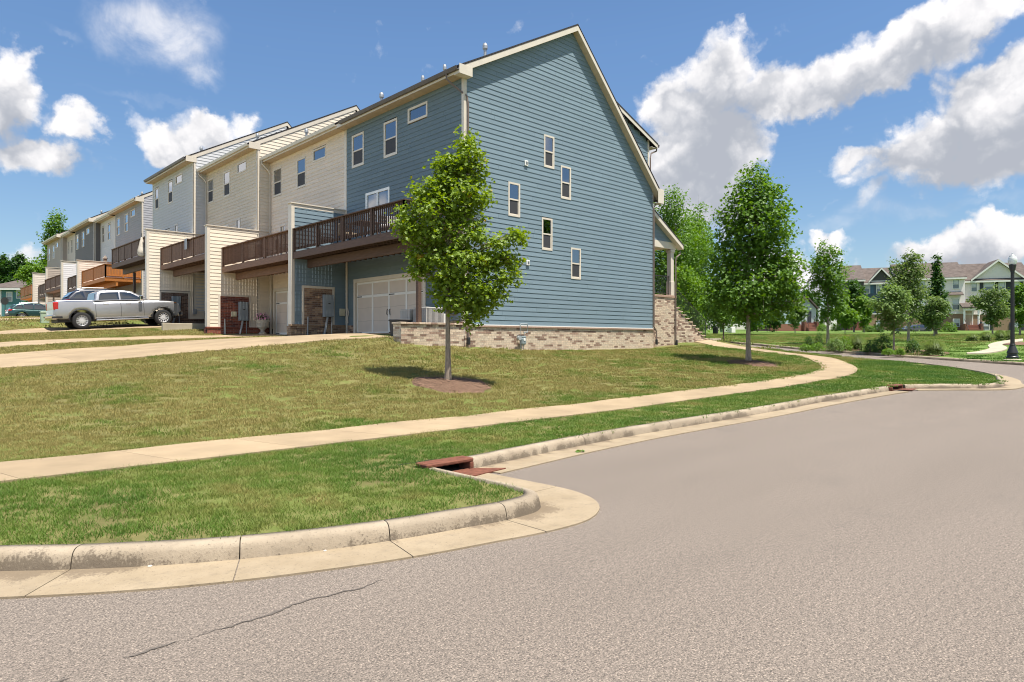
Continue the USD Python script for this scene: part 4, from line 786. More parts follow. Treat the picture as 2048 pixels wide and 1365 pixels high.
wing_wall("privacy_wall", "cream privacy wall on a red brick foot between the two cream houses", 34.10, 11.80, 14.9, 1.80, 7.21, CREAM2, "red", panel=(.62, 2.05, 3.75))
wing_wall("privacy_wall", "cream privacy wall with brown brick panel behind the pickup", 41.50, 11.08, 14.2, 2.40, 7.83, CREAM2, "brown", panel=(.75, 2.2, 4.3))
deck("wooden_deck", "brown deck with open balusters behind the first cream house", 12.5, 14.97, 26.6, 34.05, 5.2, WOOD2, mid=2, side_rail=False)
deck("wooden_deck", "red-brown deck with close boards behind the second cream house", 11.8, 14.3, 34.4, 41.45, 5.84, WOOD2, mid=3, open_rail=False, side_rail=False)
deck("wooden_deck", "grey-brown deck with close boards under the pale blue house", 11.1, 13.6, 41.8, 49.3, 6.47, WOOD3, mid=4, open_rail=False, side_rail=False, posts=[(11.9, 47.2, 2.8)])
deck("orange_deck", "bright orange stained deck at the end of the farther block", 12.2, 14.6, 56.1, 63.65, 6.2, ORANGE, mid=1, open_rail=False, beam_x=13.0)
for y, x0, x1, z1, m, lab in ((63.7, 11.9, 14.6, 8.08, BEIGE, "beige privacy wall at the far end of the orange deck"), (68.7, 11.66, 14.1, 8.42, WHITE, "white privacy wall between the white and taupe houses"), (76.5, 11.76, 14.1, 8.5, SAND, "sand privacy wall beside the taupe house"), (80.3, 11.27, 13.6, 8.2, BEIGE, "farthest beige privacy wall of the row")):
    wing_wall("privacy_wall", lab, y, x0, x1, 3.1, z1, m, "brown", single=False)
for X_, y0_, y1_, z_, m_, lab in ((12.1, 64., 68.6, 6.0, WOOD3, "small grey-brown deck behind the white house"), (11.64, 69., 76.4, 6.3, WOOD2, "brown deck behind the taupe house"), (11.7, 76.8, 80.2, 6.0, WOOD3, "dark little deck behind the off-white house"), (11.2, 80.6, 87.6, 6.1, ORANGE, "orange-brown deck farthest left")):
    deck("wooden_deck", lab, X_, X_ + 2.45, y0_, y1_, z_, m_, mid=2, open_rail=False, side_rail=False, boards=False)
# raised slab edge of the third drive
solo("concrete_curb", [rbx(10.3, 14.25, 35.9, 36.08, 1.85, 2.42, .015), rbx(14.0, 14.25, 34.4, 35.9, 1.8, 2.42, .015)], CONC_NEW, "low concrete slab edge beside the pickup's parking pad", "slab edge")


def conduit(parent, pts, r=.032): part(parent, "conduit", tube(pts, r, 8), mat("grey_conduit", (.34, .35, .355), .5, .08, 4.))


def meter(x, y, z0, zt, label, wide=.46, high=.95, stub=True):
    t = thing("meter_box", label, "meter box", (x, y, z0)); G = mat("meter_grey", (.215, .25, .275), .45, .06, 5., spec=.5)
    part(t, "box", rbx(x - wide / 2, x + wide / 2, y - .18, y - .02, zt - high, zt, .012), G); part(t, "cover", rbx(x - wide / 2 + .03, x + wide / 2 - .03, y - .195, y - .181, zt - high + .04, zt - .05, .006), G); part(t, "latch", rbx(x - .05, x + .05, y - .203, y - .196, zt - .40, zt - .36, .003), BLACK_METAL)
    conduit(t, [(x - .02, y - .09, zt - high), (x - .02, y - .09, z0 + .8), (x - .10, y - .1, z0 + .35), (x - .22, y - .16, z0 - .05)], .05); conduit(t, [(x + .17, y - .08, zt - high), (x + .17, y - .08, z0 - .05)], .022)
    if stub: conduit(t, [(x - .95, y - .10, z0 - .05), (x - .93, y - .10, z0 + .72)], .03)
    return t


meter(14.06, 26.30, 1.82, 3.5, "grey electric meter box with conduits on the tan brick panel beside the blue garage")
meter(13.53, 34.08, 1.84, 3.5, "grey electric meter box with conduits on the red brick panel"); meter(12.6, 41.48, 2.45, 4.1, "grey electric meter box on the brown brick panel in front of the pickup")
conduit(thing("conduit_stub", "pair of grey conduit stubs rising by the red brick panel", "conduit", (12.62, 34.0, 1.8)), [(12.62, 33.98, 1.75), (12.6, 33.98, 2.62)], .032)
solo("junction_box", rbx(12.95, 13.2, 33.99, 34.08, 2.75, 3.0, .01), mat("cream_plastic", (.55, .50, .36), .5), "small cream box on the red brick panel", "junction box")
solo("junction_box", rbx(14.62, 14.86, 26.18, 26.29, 2.62, 2.93, .01), LOOKS["cream_plastic"], "small cream box on the blue wall right of the meter", "junction box")
solo("junction_box", rbx(13.55, 13.75, 41.36, 41.47, 3.1, 3.4, .01), mat("meter_grey2", (.3, .32, .33), .5), "small grey box on the cream wall by the farthest meter", "junction box")
solo("utility_pipe", [tube([(14.9, 26.12, 1.8), (14.9, 26.12, 5.0)], .045, 8), tube([(14.9, 26.02, 2.3), (14.87, 26.0, 2.55), (14.93, 26.0, 2.75), (14.88, 26.02, 2.95)], .02, 6)], TRIM, "cream pipe running up the blue wall inside the carport corner", "pipe")
solo("utility_pipe", [tube([(14.88, 33.75, 1.8), (14.88, 33.75, 4.95)], .05, 8)], CREAM_METAL, "cream downpipe under the first cream deck", "pipe")
solo("utility_pipe", [tube([(14.2, 41.2, 2.4), (14.2, 41.2, 5.5)], .05, 8)], CREAM_METAL, "cream downpipe under the red-brown deck", "pipe")
# ------------------------------------------------------------------ foliage
def leaf_look(name, a, b, autumn=None, trans=.38, rough=.52):
    N = {"g": ("geometry", {}), "r": ("rgb_ramp", {"ramp": [(0., tuple(np.array(a) * .75)), (.5, tuple(a)), (1., tuple(b))]}), "n": ("noise_texture", dict(scale=1.4, detail=3.)), "mm": ("math", dict(math_type="multiply_add", value2=.55, value3=0.)), "ad": ("math", dict(math_type="multiply_add", value2=.45)), "p": ("principled_bsdf", dict(roughness=rough, specular_ior_level=.45)), "t": ("translucent_bsdf", {}), "h": ("hsv", dict(value=1.7, saturation=1.12, hue=.485)), "x": ("mix_closure", dict(fac=trans))}
    L = [("g.position", "n.vector"), ("n.fac", "mm.value1"), ("g.random_per_island", "ad.value1"), ("mm.value", "ad.value3"), ("ad.value", "r.fac")]; out = "r.color"
    if autumn is not None:
        N.update(n2=("noise_texture", dict(scale=3.2, detail=2.)), mr=("map_range", dict(from_min=.665, from_max=.73, to_min=0., to_max=.85, clamp=True)), mx=("mix", dict(color2=tuple(autumn)))); L += [("g.position", "n2.vector"), ("n2.fac", "mr.value"), ("mr.result", "mx.fac"), (out, "mx.color1")]; out = "mx.color"
    L += [(out, "p.base_color"), (out, "h.color"), ("h.color", "t.color"), ("p.BSDF", "x.closure1"), ("t.BSDF", "x.closure2")]
    return usdkit.material(stage, f"/World/Looks/{name}", N, L, surface="x.closure")


LF_TULIP = leaf_look("tulip_leaf", (.19, .285, .028), (.31, .38, .05), autumn=(.50, .30, .03)); LF_GREEN = leaf_look("maple_leaf", (.105, .215, .022), (.185, .31, .036)); LF_DARK = leaf_look("dark_leaf", (.045, .115, .016), (.085, .16, .024)); LF_PALE = leaf_look("pale_leaf", (.15, .24, .06), (.23, .31, .10)); LF_LIME = leaf_look("lime_leaf", (.13, .25, .022), (.21, .32, .035)); LF_SILVER = leaf_look("silver_leaf", (.135, .205, .055), (.28, .33, .15)); LF_GRASS = leaf_look("fountain_grass", (.17, .24, .06), (.32, .36, .14), trans=.45)
BARK = mat("grey_bark", (.29, .24, .19), .9, .3, 9., bump=1., bscale=40., spec=.15, stretch=(3., 3., .7)); BARK2 = mat("brown_bark", (.13, .10, .075), .9, .3, 9., bump=1., bscale=40., spec=.15, stretch=(3., 3., .7))
_o = np.array([(0, 0), (.30, .10), (.52, .34), (.30, .52), (.40, .80), (.16, .84), (0, 1.)]); LEAF_FANCY = np.vstack([_o, np.column_stack([-_o[1:-1, 0], _o[1:-1, 1]])])


def leaf_tpl(fancy):
    if fancy:
        o = [(0, 0), (.30, .08), (.52, .36), (.28, .50), (.42, .84), (.14, .80), (0, .96)]; n = len(o); V = [(x, y, abs(x) * .35) for x, y in o] + [(-x, y, abs(x) * .35) for x, y in o[1:-1]] + [(0, .45, -.04)]; c = len(V) - 1; ring = list(range(n)) + list(range(len(V) - 2, n - 1, -1)); return np.array(V, float), np.array([(c, ring[k], ring[(k + 1) % len(ring)]) for k in range(len(ring))])
    return np.array([(0, 0, 0), (.34, .42, .10), (0, 1, -.05), (-.34, .42, .10)], float), np.array([(0, 1, 2), (0, 2, 3)])


def leaves_at(P, N, size, fancy, rng):
    """Leaves at points P whose faces look along N; the tips hang outwards."""
    T, F = leaf_tpl(fancy); n = len(P); N = N / np.linalg.norm(N, axis=1, keepdims=True); t = rng.normal(size=(n, 3)); t[:, 2] -= .6; t -= (t * N).sum(1, keepdims=True) * N; t /= np.linalg.norm(t, axis=1, keepdims=True); b = np.cross(t, N); s = size * rng.uniform(.65, 1.25, n)
    v = P[:, None] + s[:, None, None] * (T[None, :, 0, None] * b[:, None] + T[None, :, 1, None] * t[:, None] + T[None, :, 2, None] * N[:, None])
    return v, F


def tree(name, label, base, blobs, leaf, n, size, trunk_r, trunk_top, bark=BARK, group=None, fancy=False, singles=0, seed=1, cat="tree", lean=(0, 0), clump=.20, per=11, fork=None, gap=.16, keepn=1.1):
    """Tapered trunk, a limb into every part of the crown, and leaves clustered on twigs. blobs: (right, forward, up, radius, radius up) from the base."""
    rng = np.random.default_rng(seed); b = np.array(base, float); t = thing(name, label, cat, b, group); R3, F3 = np.array([*RT, 0.]), np.array([*FW, 0.])
    C = np.array([b + q[0] * R3 + q[1] * F3 + np.array([0, 0, q[2]]) for q in blobs]); rad = np.array([(q[3], q[3], q[4]) for q in blobs]); top = C[np.argmax(C[:, 2])]
    hs = np.linspace(0, 1, 9); spine = b + np.outer(hs, [0, 0, trunk_top]) + np.outer(hs ** 2, [*(np.array(lean) @ np.array([RT, FW])), 0]) + np.column_stack([np.sin(hs * 5 + seed) * .012 * trunk_top * hs, np.cos(hs * 4 + seed) * .01 * trunk_top * hs, 0 * hs]); spine[0, 2] -= .15
    tr = trunk_r * (1 - .82 * hs); tr[0] *= 1.45; tr[1] *= 1.05; V = [tube(spine, tr, 10)]
    part(t, "trunk", V, bark, smooth=True); L = []
    for k, c in enumerate(C):
        h0 = np.clip((c[2] - b[2] - rad[k, 2] * .9) / trunk_top, .30, .92); p0 = spine[0] + 0; p0 = np.array([np.interp(h0, hs, spine[:, i]) for i in range(3)]); mid = (p0 + c) / 2 + rng.normal(0, .08, 3) * np.linalg.norm(c - p0) - [0, 0, .06 * np.linalg.norm(c - p0)]
        q = np.array([p0, (p0 + mid) / 2 + rng.normal(0, .03, 3), mid, (mid + c) / 2, c]); r0 = trunk_r * (1 - .8 * h0) * .62; L.append(tube(q, np.linspace(r0, r0 * .25, 5), 6))
        for _ in range(6):
            e = c + rng.normal(0, .5, 3) * rad[k]; L.append(tube([mid + (c - mid) * rng.uniform(.2, 1.), (c + e) / 2 + rng.normal(0, .05, 3), e], [r0 * .28, r0 * .2, r0 * .08], 4, caps=False))
    part(t, "limbs", L, bark, kind="stuff", smooth=True)
    w = rad[:, 0] ** 2 * rad[:, 2]; w = w ** .75; w /= w.sum(); nc = n // per; k = rng.choice(len(C), nc, p=w); d = rng.normal(size=(nc, 3)); d /= np.linalg.norm(d, axis=1, keepdims=True); rr = rng.uniform(.12, 1., nc) ** .42
    tw = C[k] + d * rr[:, None] * rad[k] * rng.uniform(.86, 1.12, (nc, 1)); keep = meshkit.noise(tw * (keepn / max(.5, rad[:, 0].mean()))) > gap; tw, d, k = tw[keep], d[keep], k[keep]
    P = np.repeat(tw, per, 0) + rng.normal(0, clump, (len(tw) * per, 3)) * [1, 1, .7]; N = np.repeat(d, per, 0) * .55 + rng.normal(0, .55, P.shape) + [0, 0, .75]
    P[:, 2] = np.maximum(P[:, 2], b[2] + .25); v, F = leaves_at(P, N, size, fancy, rng)
    if singles:
        near = np.argsort(np.linalg.norm(P - EYE, axis=1))[:singles * 4]; near = rng.permutation(near)[:singles]
        for i in near: part(t, "leaf", (v[i], F), leaf)
        m = np.ones(len(P), bool); m[near] = False; v = v[m]
    nv = v.shape[1]; part(t, "crown", (v.reshape(-1, 3), (F[None] + np.arange(len(v))[:, None, None] * nv).reshape(-1, 3)), leaf, kind="stuff")
    return t


def px_blobs(base, px0, py0, items):
    """Crown masses measured on the photograph (pixel centre and half sizes) put round the trunk at its own distance."""
    t = float(np.dot(base[:2], FW)); s = t / 1340; rng = np.random.default_rng(int(px0)); out = []
    for q in items:
        px, py, rx, ry = q[:4]; fw = q[4] if len(q) > 4 else rng.uniform(-.35, .35) * rx * s; out.append(((px - px0) * s, fw, (py0 - py) * s, rx * s, ry * s))
    return out


def stand(px, py, zf, dz=0.): q = ray(px, py, zf, dz); return np.array([*q, float(zf(q[0], q[1])) + dz])
def at(px, py, t): return np.array([*(t * (FW + (px - 1024) / 1340 * RT)), 1.55 + (681 - py) / 1340 * t])


B1 = stand(896, 768, zl); s1 = 1.
tree("tulip_tree", "young tulip tree with lobed yellow-tinged leaves on the lawn before the blue house", B1, px_blobs(B1, 896, 768, [(936, 268, 13, 26), (934, 310, 24, 28), (905, 335, 34, 26), (950, 345, 22, 30), (880, 372, 38, 24), (925, 380, 36, 30), (957, 392, 22, 24), (850, 395, 32, 20), (832, 425, 34, 20), (878, 425, 40, 28), (930, 430, 36, 30), (962, 432, 24, 20), (812, 455, 24, 18), (850, 470, 36, 24), (900, 475, 46, 32), (945, 470, 28, 24), (832, 505, 26, 16), (875, 515, 44, 26), (925, 520, 40, 30), (1022, 474, 24, 16), (985, 492, 30, 20), (838, 540, 20, 14), (1005, 520, 34, 20), (965, 530, 32, 26), (1012, 556, 26, 16), (900, 560, 42, 26), (950, 575, 38, 24), (990, 590, 28, 18), (872, 592, 22, 14), (915, 605, 34, 18), (955, 615, 30, 16), (940, 638, 20, 10)]), LF_TULIP, 19000, .088, .072, 4.9, fancy=True, singles=300, seed=3, clump=.105, per=13, gap=.36, keepn=1.2)
B2 = stand(1497, 727, zl)
tree("maple_tree", "full green tree with straight trunk on the lawn right of the blue house", B2, px_blobs(B2, 1497, 727, [(1513, 350, 22, 28), (1508, 385, 48, 36), (1530, 410, 44, 36), (1480, 425, 44, 36), (1510, 450, 66, 44), (1550, 455, 34, 34), (1475, 480, 44, 38), (1540, 500, 52, 42), (1490, 520, 66, 44), (1450, 535, 40, 36), (1560, 540, 42, 36), (1520, 560, 70, 40), (1445, 575, 34, 30), (1578, 575, 32, 26), (1595, 600, 20, 18), (1425, 590, 24, 20), (1480, 590, 60, 34), (1545, 600, 52, 30), (1505, 620, 50, 24), (1455, 605, 34, 22), (1560, 620, 24, 18)]), LF_GREEN, 19000, .118, .092, 6.6, fancy=True, singles=300, seed=5, clump=.16, per=12, gap=.24)
for B, nm, lab, rx in ((B1, "mulch_bed", "brown mulch ring round the young tulip tree", .98), (B2, "mulch_bed", "brown mulch ring round the full green tree right of the house", 1.0)):
    r, a = np.meshgrid(np.linspace(0, 1, 9), np.linspace(0, 2 * math.pi, 33)[:-1], indexing="ij"); rr = r * rx * (1 + .10 * np.sin(a * 3 + 1) + .06 * np.sin(a * 7)); x, y = B[0] + .05 + rr * np.cos(a), B[1] - .12 + rr * np.sin(a); z = zl(x, y) + .10 * (1 - r ** 2) + .012 + .03 * (meshkit.fbm(np.stack([x * 9, y * 9, x * 0], -1), 3) - .5); z[-1] -= .05
    i, j = np.meshgrid(np.arange(8), np.arange(32), indexing="ij"); f = np.stack([i * 32 + j, (i + 1) * 32 + j, (i + 1) * 32 + (j + 1) % 32, i * 32 + (j + 1) % 32], -1).reshape(-1, 4); m = solo(nm, (np.stack([x, y, z], -1).reshape(-1, 3), f), MULCH, lab, "mulch bed", smooth=True)
    rg = np.random.default_rng(3); C = []
    for _ in range(700):
        q, w = math.sqrt(rg.random()) * rx * .97, rg.uniform(0, 6.28); cx, cy = B[0] + .05 + q * math.cos(w), B[1] - .12 + q * math.sin(w); e = rg.uniform(0, 3.14); l = rg.uniform(.02, .06); d_ = np.array([math.cos(e), math.sin(e), 0]) * l; n_ = np.array([-math.sin(e), math.cos(e), 0]) * .007; c0 = np.array([cx, cy, float(zl(cx, cy)) + .10 * (1 - (q / rx) ** 2) + .03]); up_ = np.array([0, 0, rg.uniform(-.01, .02)]); C.append((np.array([c0 - d_ - n_, c0 + d_ - n_ + up_, c0 + d_ + n_ + up_, c0 - d_ + n_]), np.array([[0, 1, 2, 3]])))
    part(Node(m.path, m.base), "bark_chips", C, mat("bark_chip", (.25, .155, .105), .95, .4, 40., rnd=.1, spec=.1), kind="stuff")


def small_tree(label, px, py, py_top, w, leaf, t=None, n=2600, size=None, seed=1, trunk=.30, zf=zfar, shape="oval", name="shade_tree", bark=BARK, py_b=None, group=None):
    B = at(px, py, t) if t else stand(px, py, zf); t = float(np.dot(B[:2], FW)); s = t / 1340; H = py - py_top; rng = np.random.default_rng(seed); it = []; lo = py_b or py - H * trunk; ch = lo - py_top
    for k in range(15):
        v = (k + .5) / 15; wd = {"oval": math.sin(math.pi * min(.96, .10 + .86 * v) ** .9), "cone": .22 + .85 * v, "wide": math.sin(math.pi * (.15 + .7 * v))}[shape]; it.append((px + rng.uniform(-.55, .55) * w / 2 * wd, py_top + ch * v, max(w * .30 * wd, w * .1), max(ch * .13, w * .10), rng.uniform(-.5, .5) * w / 2 * s * wd))
    return tree(name, label, B, px_blobs(B, px, py, it), leaf, int(n * 1.7), size or max(.17, 5.2 * s), max(.05, H * s * .016), (py - py_top) * s * .72, bark=bark, seed=seed, clump=max(.16, w * s * .06), per=10, group=group)


small_tree("mid green tree with slim trunk in the bed across the side street", 1656, 690, 497, 82, LF_GREEN, n=3600, seed=11, trunk=.22)
small_tree("thin pale green sapling in the planting bed across the side street", 1788, 706, 575, 88, LF_PALE, n=2200, seed=12, trunk=.36)
small_tree("taller silvery green tree behind the pale sapling", 1817, 690, 510, 76, LF_SILVER, n=3000, seed=13, trunk=.25, t=47)
small_tree("dark narrow cone-shaped tree before the right townhouses", 1872, 672, 519, 46, LF_DARK, t=66, n=3000, seed=14, trunk=.18, shape="cone")
small_tree("whitish-leaved round tree before the right townhouses", 1868, 674, 598, 70, LF_SILVER, t=60, n=2200, seed=15, trunk=.25)
small_tree("grey-green tree left of the street lamp", 1985, 668, 578, 74, LF_SILVER, t=62, n=2200, seed=16, trunk=.22)
small_tree("green tree at the right edge behind the street lamp", 2040, 668, 572, 60, LF_GREEN, t=64, n=2000, seed=17, trunk=.2)
small_tree("dark tree close by the brown end of the right townhouses", 1708, 668, 565, 46, LF_DARK, t=80, n=2200, seed=18, trunk=.2)
small_tree("small yellow-green tree by the stairs of the right townhouses", 1728, 668, 592, 36, LF_LIME, t=78, n=1600, seed=19, trunk=.25)
small_tree("bright green young tree left of the bed tree", 1690, 672, 612, 44, LF_LIME, t=70, n=1800, seed=20, trunk=.3)
small_tree("small light green tree by the blue-grey cottage", 1590, 672, 605, 36, LF_PALE, t=74, n=1500, seed=21, trunk=.3)
small_tree("big leafy tree rising behind the porch of the blue house", 1352, 690, 402, 165, LF_GREEN, t=62, n=14000, seed=22, trunk=.05, shape="wide", bark=BARK2)
small_tree("large green tree right behind the porch column", 1395, 690, 425, 96, LF_GREEN, t=70, n=6500, seed=23, trunk=.1, shape="oval", bark=BARK2)
small_tree("green tree low behind the stair railing", 1370, 690, 545, 110, LF_LIME, t=50, n=3600, seed=24, trunk=.05, shape="wide")
small_tree("shade tree with dark trunk on the far lawn left of the full green tree", 1447, 684, 585, 104, LF_GREEN, t=47, n=3200, seed=25, trunk=.36, bark=BARK2)
small_tree("yellow-green tree far behind on the lawn", 1500, 680, 590, 90, LF_LIME, t=64, n=2600, seed=26, trunk=.25)
small_tree("small distant tree on the lawn under the full green tree", 1540, 676, 612, 60, LF_DARK, t=80, n=1600, seed=27, trunk=.2)
small_tree("tall green tree beyond the sand townhouse at the left", 108, 610, 437, 92, LF_GREEN, t=84, n=8000, seed=28, trunk=.05, shape="cone", name="tall_tree")
small_tree("bright green low tree beside the teal house", 72, 622, 525, 62, LF_LIME, t=78, n=2200, seed=29, trunk=.1, shape="wide")
for k, (px, top, w, lab) in enumerate(((8, 514, 50, "dark tree behind the teal house at the left edge"), (34, 512, 46, "dark tree behind the middle of the teal house roof"), (50, 520, 34, "dark tree behind the right end of the teal house roof"))):
    small_tree(lab, px, 615, top, w, LF_DARK, t=115, n=2200, seed=30 + k, trunk=.1, shape="wide", name="dark_tree")
for k, (px, top, w, lab) in enumerate(((1606, 582, 44, "distant dark tree in the gap left of the bed tree"), (1630, 588, 36, "distant tree just left of the bed tree trunk"), (1575, 590, 50, "distant dark tree behind the blue-grey cottage"), (1430, 560, 90, "distant tree seen past the stair railing"))):
    small_tree(lab, px, 668, top, w, LF_DARK, t=135, n=1500, seed=40 + k, trunk=.1, shape="wide", name="distant_tree")


# ------------------------------------------------------------------ shrubs, ornamental grasses, bed
def shrub(label, px, py, w, h, leaf, zf=zfar, n=1000, seed=1, t=None, cat="shrub", name="shrub", size=None, group=None):
    B = at(px, py, t) if t else stand(px, py, zf); s = float(np.dot(B[:2], FW)) / 1340; W, Hh = w * s * 1.1, h * s * 1.2; rng = np.random.default_rng(seed); d = rng.normal(size=(n, 3)); d[:, 2] = np.abs(d[:, 2]); d /= np.linalg.norm(d, axis=1, keepdims=True); lump = .75 + .5 * meshkit.noise(d * 2.3 + seed)
    P = B + d * (rng.uniform(.45, 1., (n, 1)) ** .6) * lump[:, None] * [W / 2, W / 2, Hh]; P[:, 2] += .03; v, F = leaves_at(P, d * .7 + rng.normal(0, .5, d.shape) + [0, 0, .5], size or max(.06, W * .09), False, rng); t_ = thing(name, label, cat, B, group)
    st_ = [tube([B - [0, 0, .05], B + [rng.uniform(-.2, .2) * W, rng.uniform(-.2, .2) * W, Hh * .6]], [.02, .008], 4) for _ in range(5)]; part(t_, "stems", st_, BARK2, kind="stuff"); part(t_, "foliage", (v.reshape(-1, 3), (F[None] + np.arange(n)[:, None, None] * v.shape[1]).reshape(-1, 3)), leaf, kind="stuff")


def fountain(label, px, py, w, h, leaf=LF_GRASS, zf=zfar, n=900, seed=1, t=None):
    B = at(px, py, t) if t else stand(px, py, zf); s = float(np.dot(B[:2], FW)) / 1340; W, Hh = w * s / 2, h * s; rng = np.random.default_rng(seed); V, F, o = [], [], 0
    for k in range(n):
        a = rng.uniform(0, 6.28); r = W * rng.uniform(.25, 1.05); dir_ = np.array([math.cos(a), math.sin(a), 0]); hh = Hh * rng.uniform(.75, 1.1) * (1 - .25 * (r / W) ** 2); side = np.array([-math.sin(a), math.cos(a), 0]) * .008 * max(1, s * 24); p = [B + dir_ * rng.uniform(0, .12) * W]
        q = np.array([p[0], p[0] + dir_ * r * .35 + [0, 0, hh * .72], p[0] + dir_ * r * .7 + [0, 0, hh], p[0] + dir_ * r + [0, 0, hh * .62]]); wd = np.array([1, .9, .6, .1])[:, None]; V += [q - side * wd, q + side * wd]; F += [(o + i, o + i + 1, o + 4 + i + 1) for i in range(3)] + [(o + i, o + 4 + i + 1, o + 4 + i) for i in range(3)]; o += 8
    t_ = thing("ornamental_grass", label, "ornamental grass", B); dm = rng.normal(size=(420, 3)); dm[:, 2] = abs(dm[:, 2]); dm /= np.linalg.norm(dm, axis=1, keepdims=True); vv, ff = leaves_at(B + dm * rng.uniform(.5, 1, (420, 1)) * [W * .75, W * .75, Hh * .8], dm + [0, 0, .6], W * .22, False, rng); part(t_, "base_foliage", (vv.reshape(-1, 3), (ff[None] + np.arange(420)[:, None, None] * 4).reshape(-1, 3)), leaf, kind="stuff"); part(t_, "blades", (np.vstack(V), np.array(F)), leaf, kind="stuff")


def bed(px, py, rx, ry, label):
    a = np.linspace(0, 6.28, 25)[:-1]; P = np.array([ray(px + rx * math.cos(q), py + ry * math.sin(q), zfar) for q in a]); pg = Polygon(P).buffer(0).intersection(far_block.buffer(-.15)); v, f = sheet(pg, zfar, 4., .03); solo("mulch_bed", (v, f), MULCH, label, "mulch bed")


bed(1650, 700, 72, 6.5, "long mulch bed left across the side street"); bed(1810, 708, 90, 7.5, "mulch bed round the pale sapling across the side street"); bed(2040, 688, 40, 3, "mulch strip at the right edge by the far walk")
rg = np.random.default_rng(77)
for k, (px, py, w, h, lf, lab) in enumerate([(1612, 702, 22, 12, LF_LIME, "low yellow-green shrub at the left end of the left bed"), (1634, 702, 24, 14, LF_LIME, "low yellow-green shrub second in the left bed"), (1618, 698, 18, 24, LF_DARK, "dark upright shrub behind the low ones in the left bed"), (1638, 697, 16, 26, LF_DARK, "second dark upright shrub in the left bed"), (1668, 702, 34, 22, LF_PALE, "pale flowering shrub before the trunk in the left bed"), (1690, 701, 26, 24, LF_LIME, "bright shrub right of the trunk in the left bed"),
        (1742, 705, 26, 18, LF_DARK, "dark shrub with white blooms at the left end of the sapling bed"), (1765, 703, 34, 30, LF_DARK, "broad dark shrub left of the sapling"), (1776, 710, 24, 10, LF_LIME, "low lime shrub at the sapling's foot"), (1800, 710, 18, 10, LF_LIME, "low lime shrub right of the sapling"), (1826, 707, 28, 24, LF_DARK, "rounded dark shrub right of the sapling"), (1645, 662, 20, 13, LF_LIME, "yellow clipped shrub beside the cottage steps"), (1672, 662, 18, 12, LF_LIME, "yellow clipped shrub near the brown end house"),
        (1738, 664, 24, 12, LF_GREEN, "green shrub left of the parked dark car"), (1755, 664, 22, 13, LF_DARK, "dark shrub before the right townhouses"), (1885, 670, 22, 9, LF_LIME, "clipped lime shrub before the right townhouses"), (1900, 666, 26, 18, LF_GREEN, "green shrub left of the brick stair of the right townhouses"), (2030, 672, 22, 14, LF_GREEN, "green shrub right of the lamp post")]):
    shrub(lab, px, py, w, h, lf, seed=50 + k, t=None if py > 690 else 82)
for k, (px, py, w, h, lab, t) in enumerate([(1712, 700, 42, 30, "fountain grass at the right end of the left bed", None), (1868, 711, 56, 30, "large fountain grass at the right end of the sapling bed", None), (1945, 682, 30, 14, "fountain grass left in the far bed by the walk", None), (1972, 682, 30, 18, "fountain grass second in the far bed by the walk", None), (2000, 681, 26, 20, "fountain grass third in the far bed by the walk", None), (2016, 680, 22, 18, "fountain grass nearest the lamp in the far bed", None)]):
    fountain(lab, px, py, w, h, seed=80 + k, t=t)


# ------------------------------------------------------------------ grass
def grass_look():
    N = {"g": ("geometry", {}), "n1": ("noise_texture", dict(scale=.55, detail=4., roughness=.6)), "n2": ("noise_texture", dict(scale=3.2, detail=3., roughness=.6)), "s": ("separate_xyz", {}), "sw": ("map_range", dict(from_min=8.6, from_max=11., to_min=.11, to_max=.35, clamp=True)), "sx": ("map_range", dict(from_min=14., from_max=30., to_min=.0, to_max=-.16, clamp=True)), "a1": ("math", dict(math_type="add")), "a3": ("math", dict(math_type="add")), "a2": ("math", dict(math_type="multiply_add", value2=.35)), "a4": ("math", dict(math_type="multiply_add", value2=.42)),
         "r": ("rgb_ramp", {"ramp": [(.55, (.058, .140, .015)), (.80, (.120, .195, .027)), (.97, (.255, .225, .068)), (1.12, (.37, .275, .12))]}), "p": ("principled_bsdf", dict(roughness=.6, specular_ior_level=.3)), "t": ("translucent_bsdf", {}), "h": ("hsv", dict(value=1.35)), "x": ("mix_closure", dict(fac=.3))}
    L = [("g.position", "n1.vector"), ("g.position", "n2.vector"), ("g.position", "s.vector"), ("s.y", "sw.value"), ("s.x", "sx.value"), ("n1.fac", "a1.value1"), ("sw.result", "a1.value2"), ("a1.value", "a3.value1"), ("sx.result", "a3.value2"), ("n2.fac", "a2.value1"), ("a3.value", "a2.value3"), ("g.random_per_island", "a4.value1"), ("a2.value", "a4.value3"), ("a4.value", "r.fac"), ("r.color", "p.base_color"), ("r.color", "h.color"), ("h.color", "t.color"), ("p.BSDF", "x.closure1"), ("t.BSDF", "x.closure2")]
    return usdkit.material(stage, "/World/Looks/grass_blade", N, L, surface="x.closure")


GRASS = grass_look()


def tuft(rng, n, rad, h, w):
    a = rng.uniform(0, 6.28, n); r = rad * np.sqrt(rng.random(n)); P = np.column_stack([r * np.cos(a), r * np.sin(a), np.full(n, -.02)]); b = rng.uniform(0, 6.28, n); tilt = np.abs(rng.normal(0, .42, n)); hh = h * rng.uniform(.55, 1.25, n); d = np.column_stack([np.cos(b) * np.sin(tilt), np.sin(b) * np.sin(tilt), np.cos(tilt)]); c = rng.uniform(0, 6.28, n); s = np.column_stack([np.cos(c), np.sin(c), 0 * c]) * w * .5
    m = P + d * hh[:, None] * .55; tip = P + d * hh[:, None] + np.column_stack([np.cos(b), np.sin(b), -.35 + 0 * b]) * hh[:, None] * .22; V = np.stack([P - s, P + s, m + s * .8, m - s * .8, tip], 1); k = np.arange(n)[:, None, None] * 5; return V.reshape(-1, 3), (np.array([[0, 1, 2], [0, 2, 3], [3, 2, 4]])[None] + k).reshape(-1, 3)


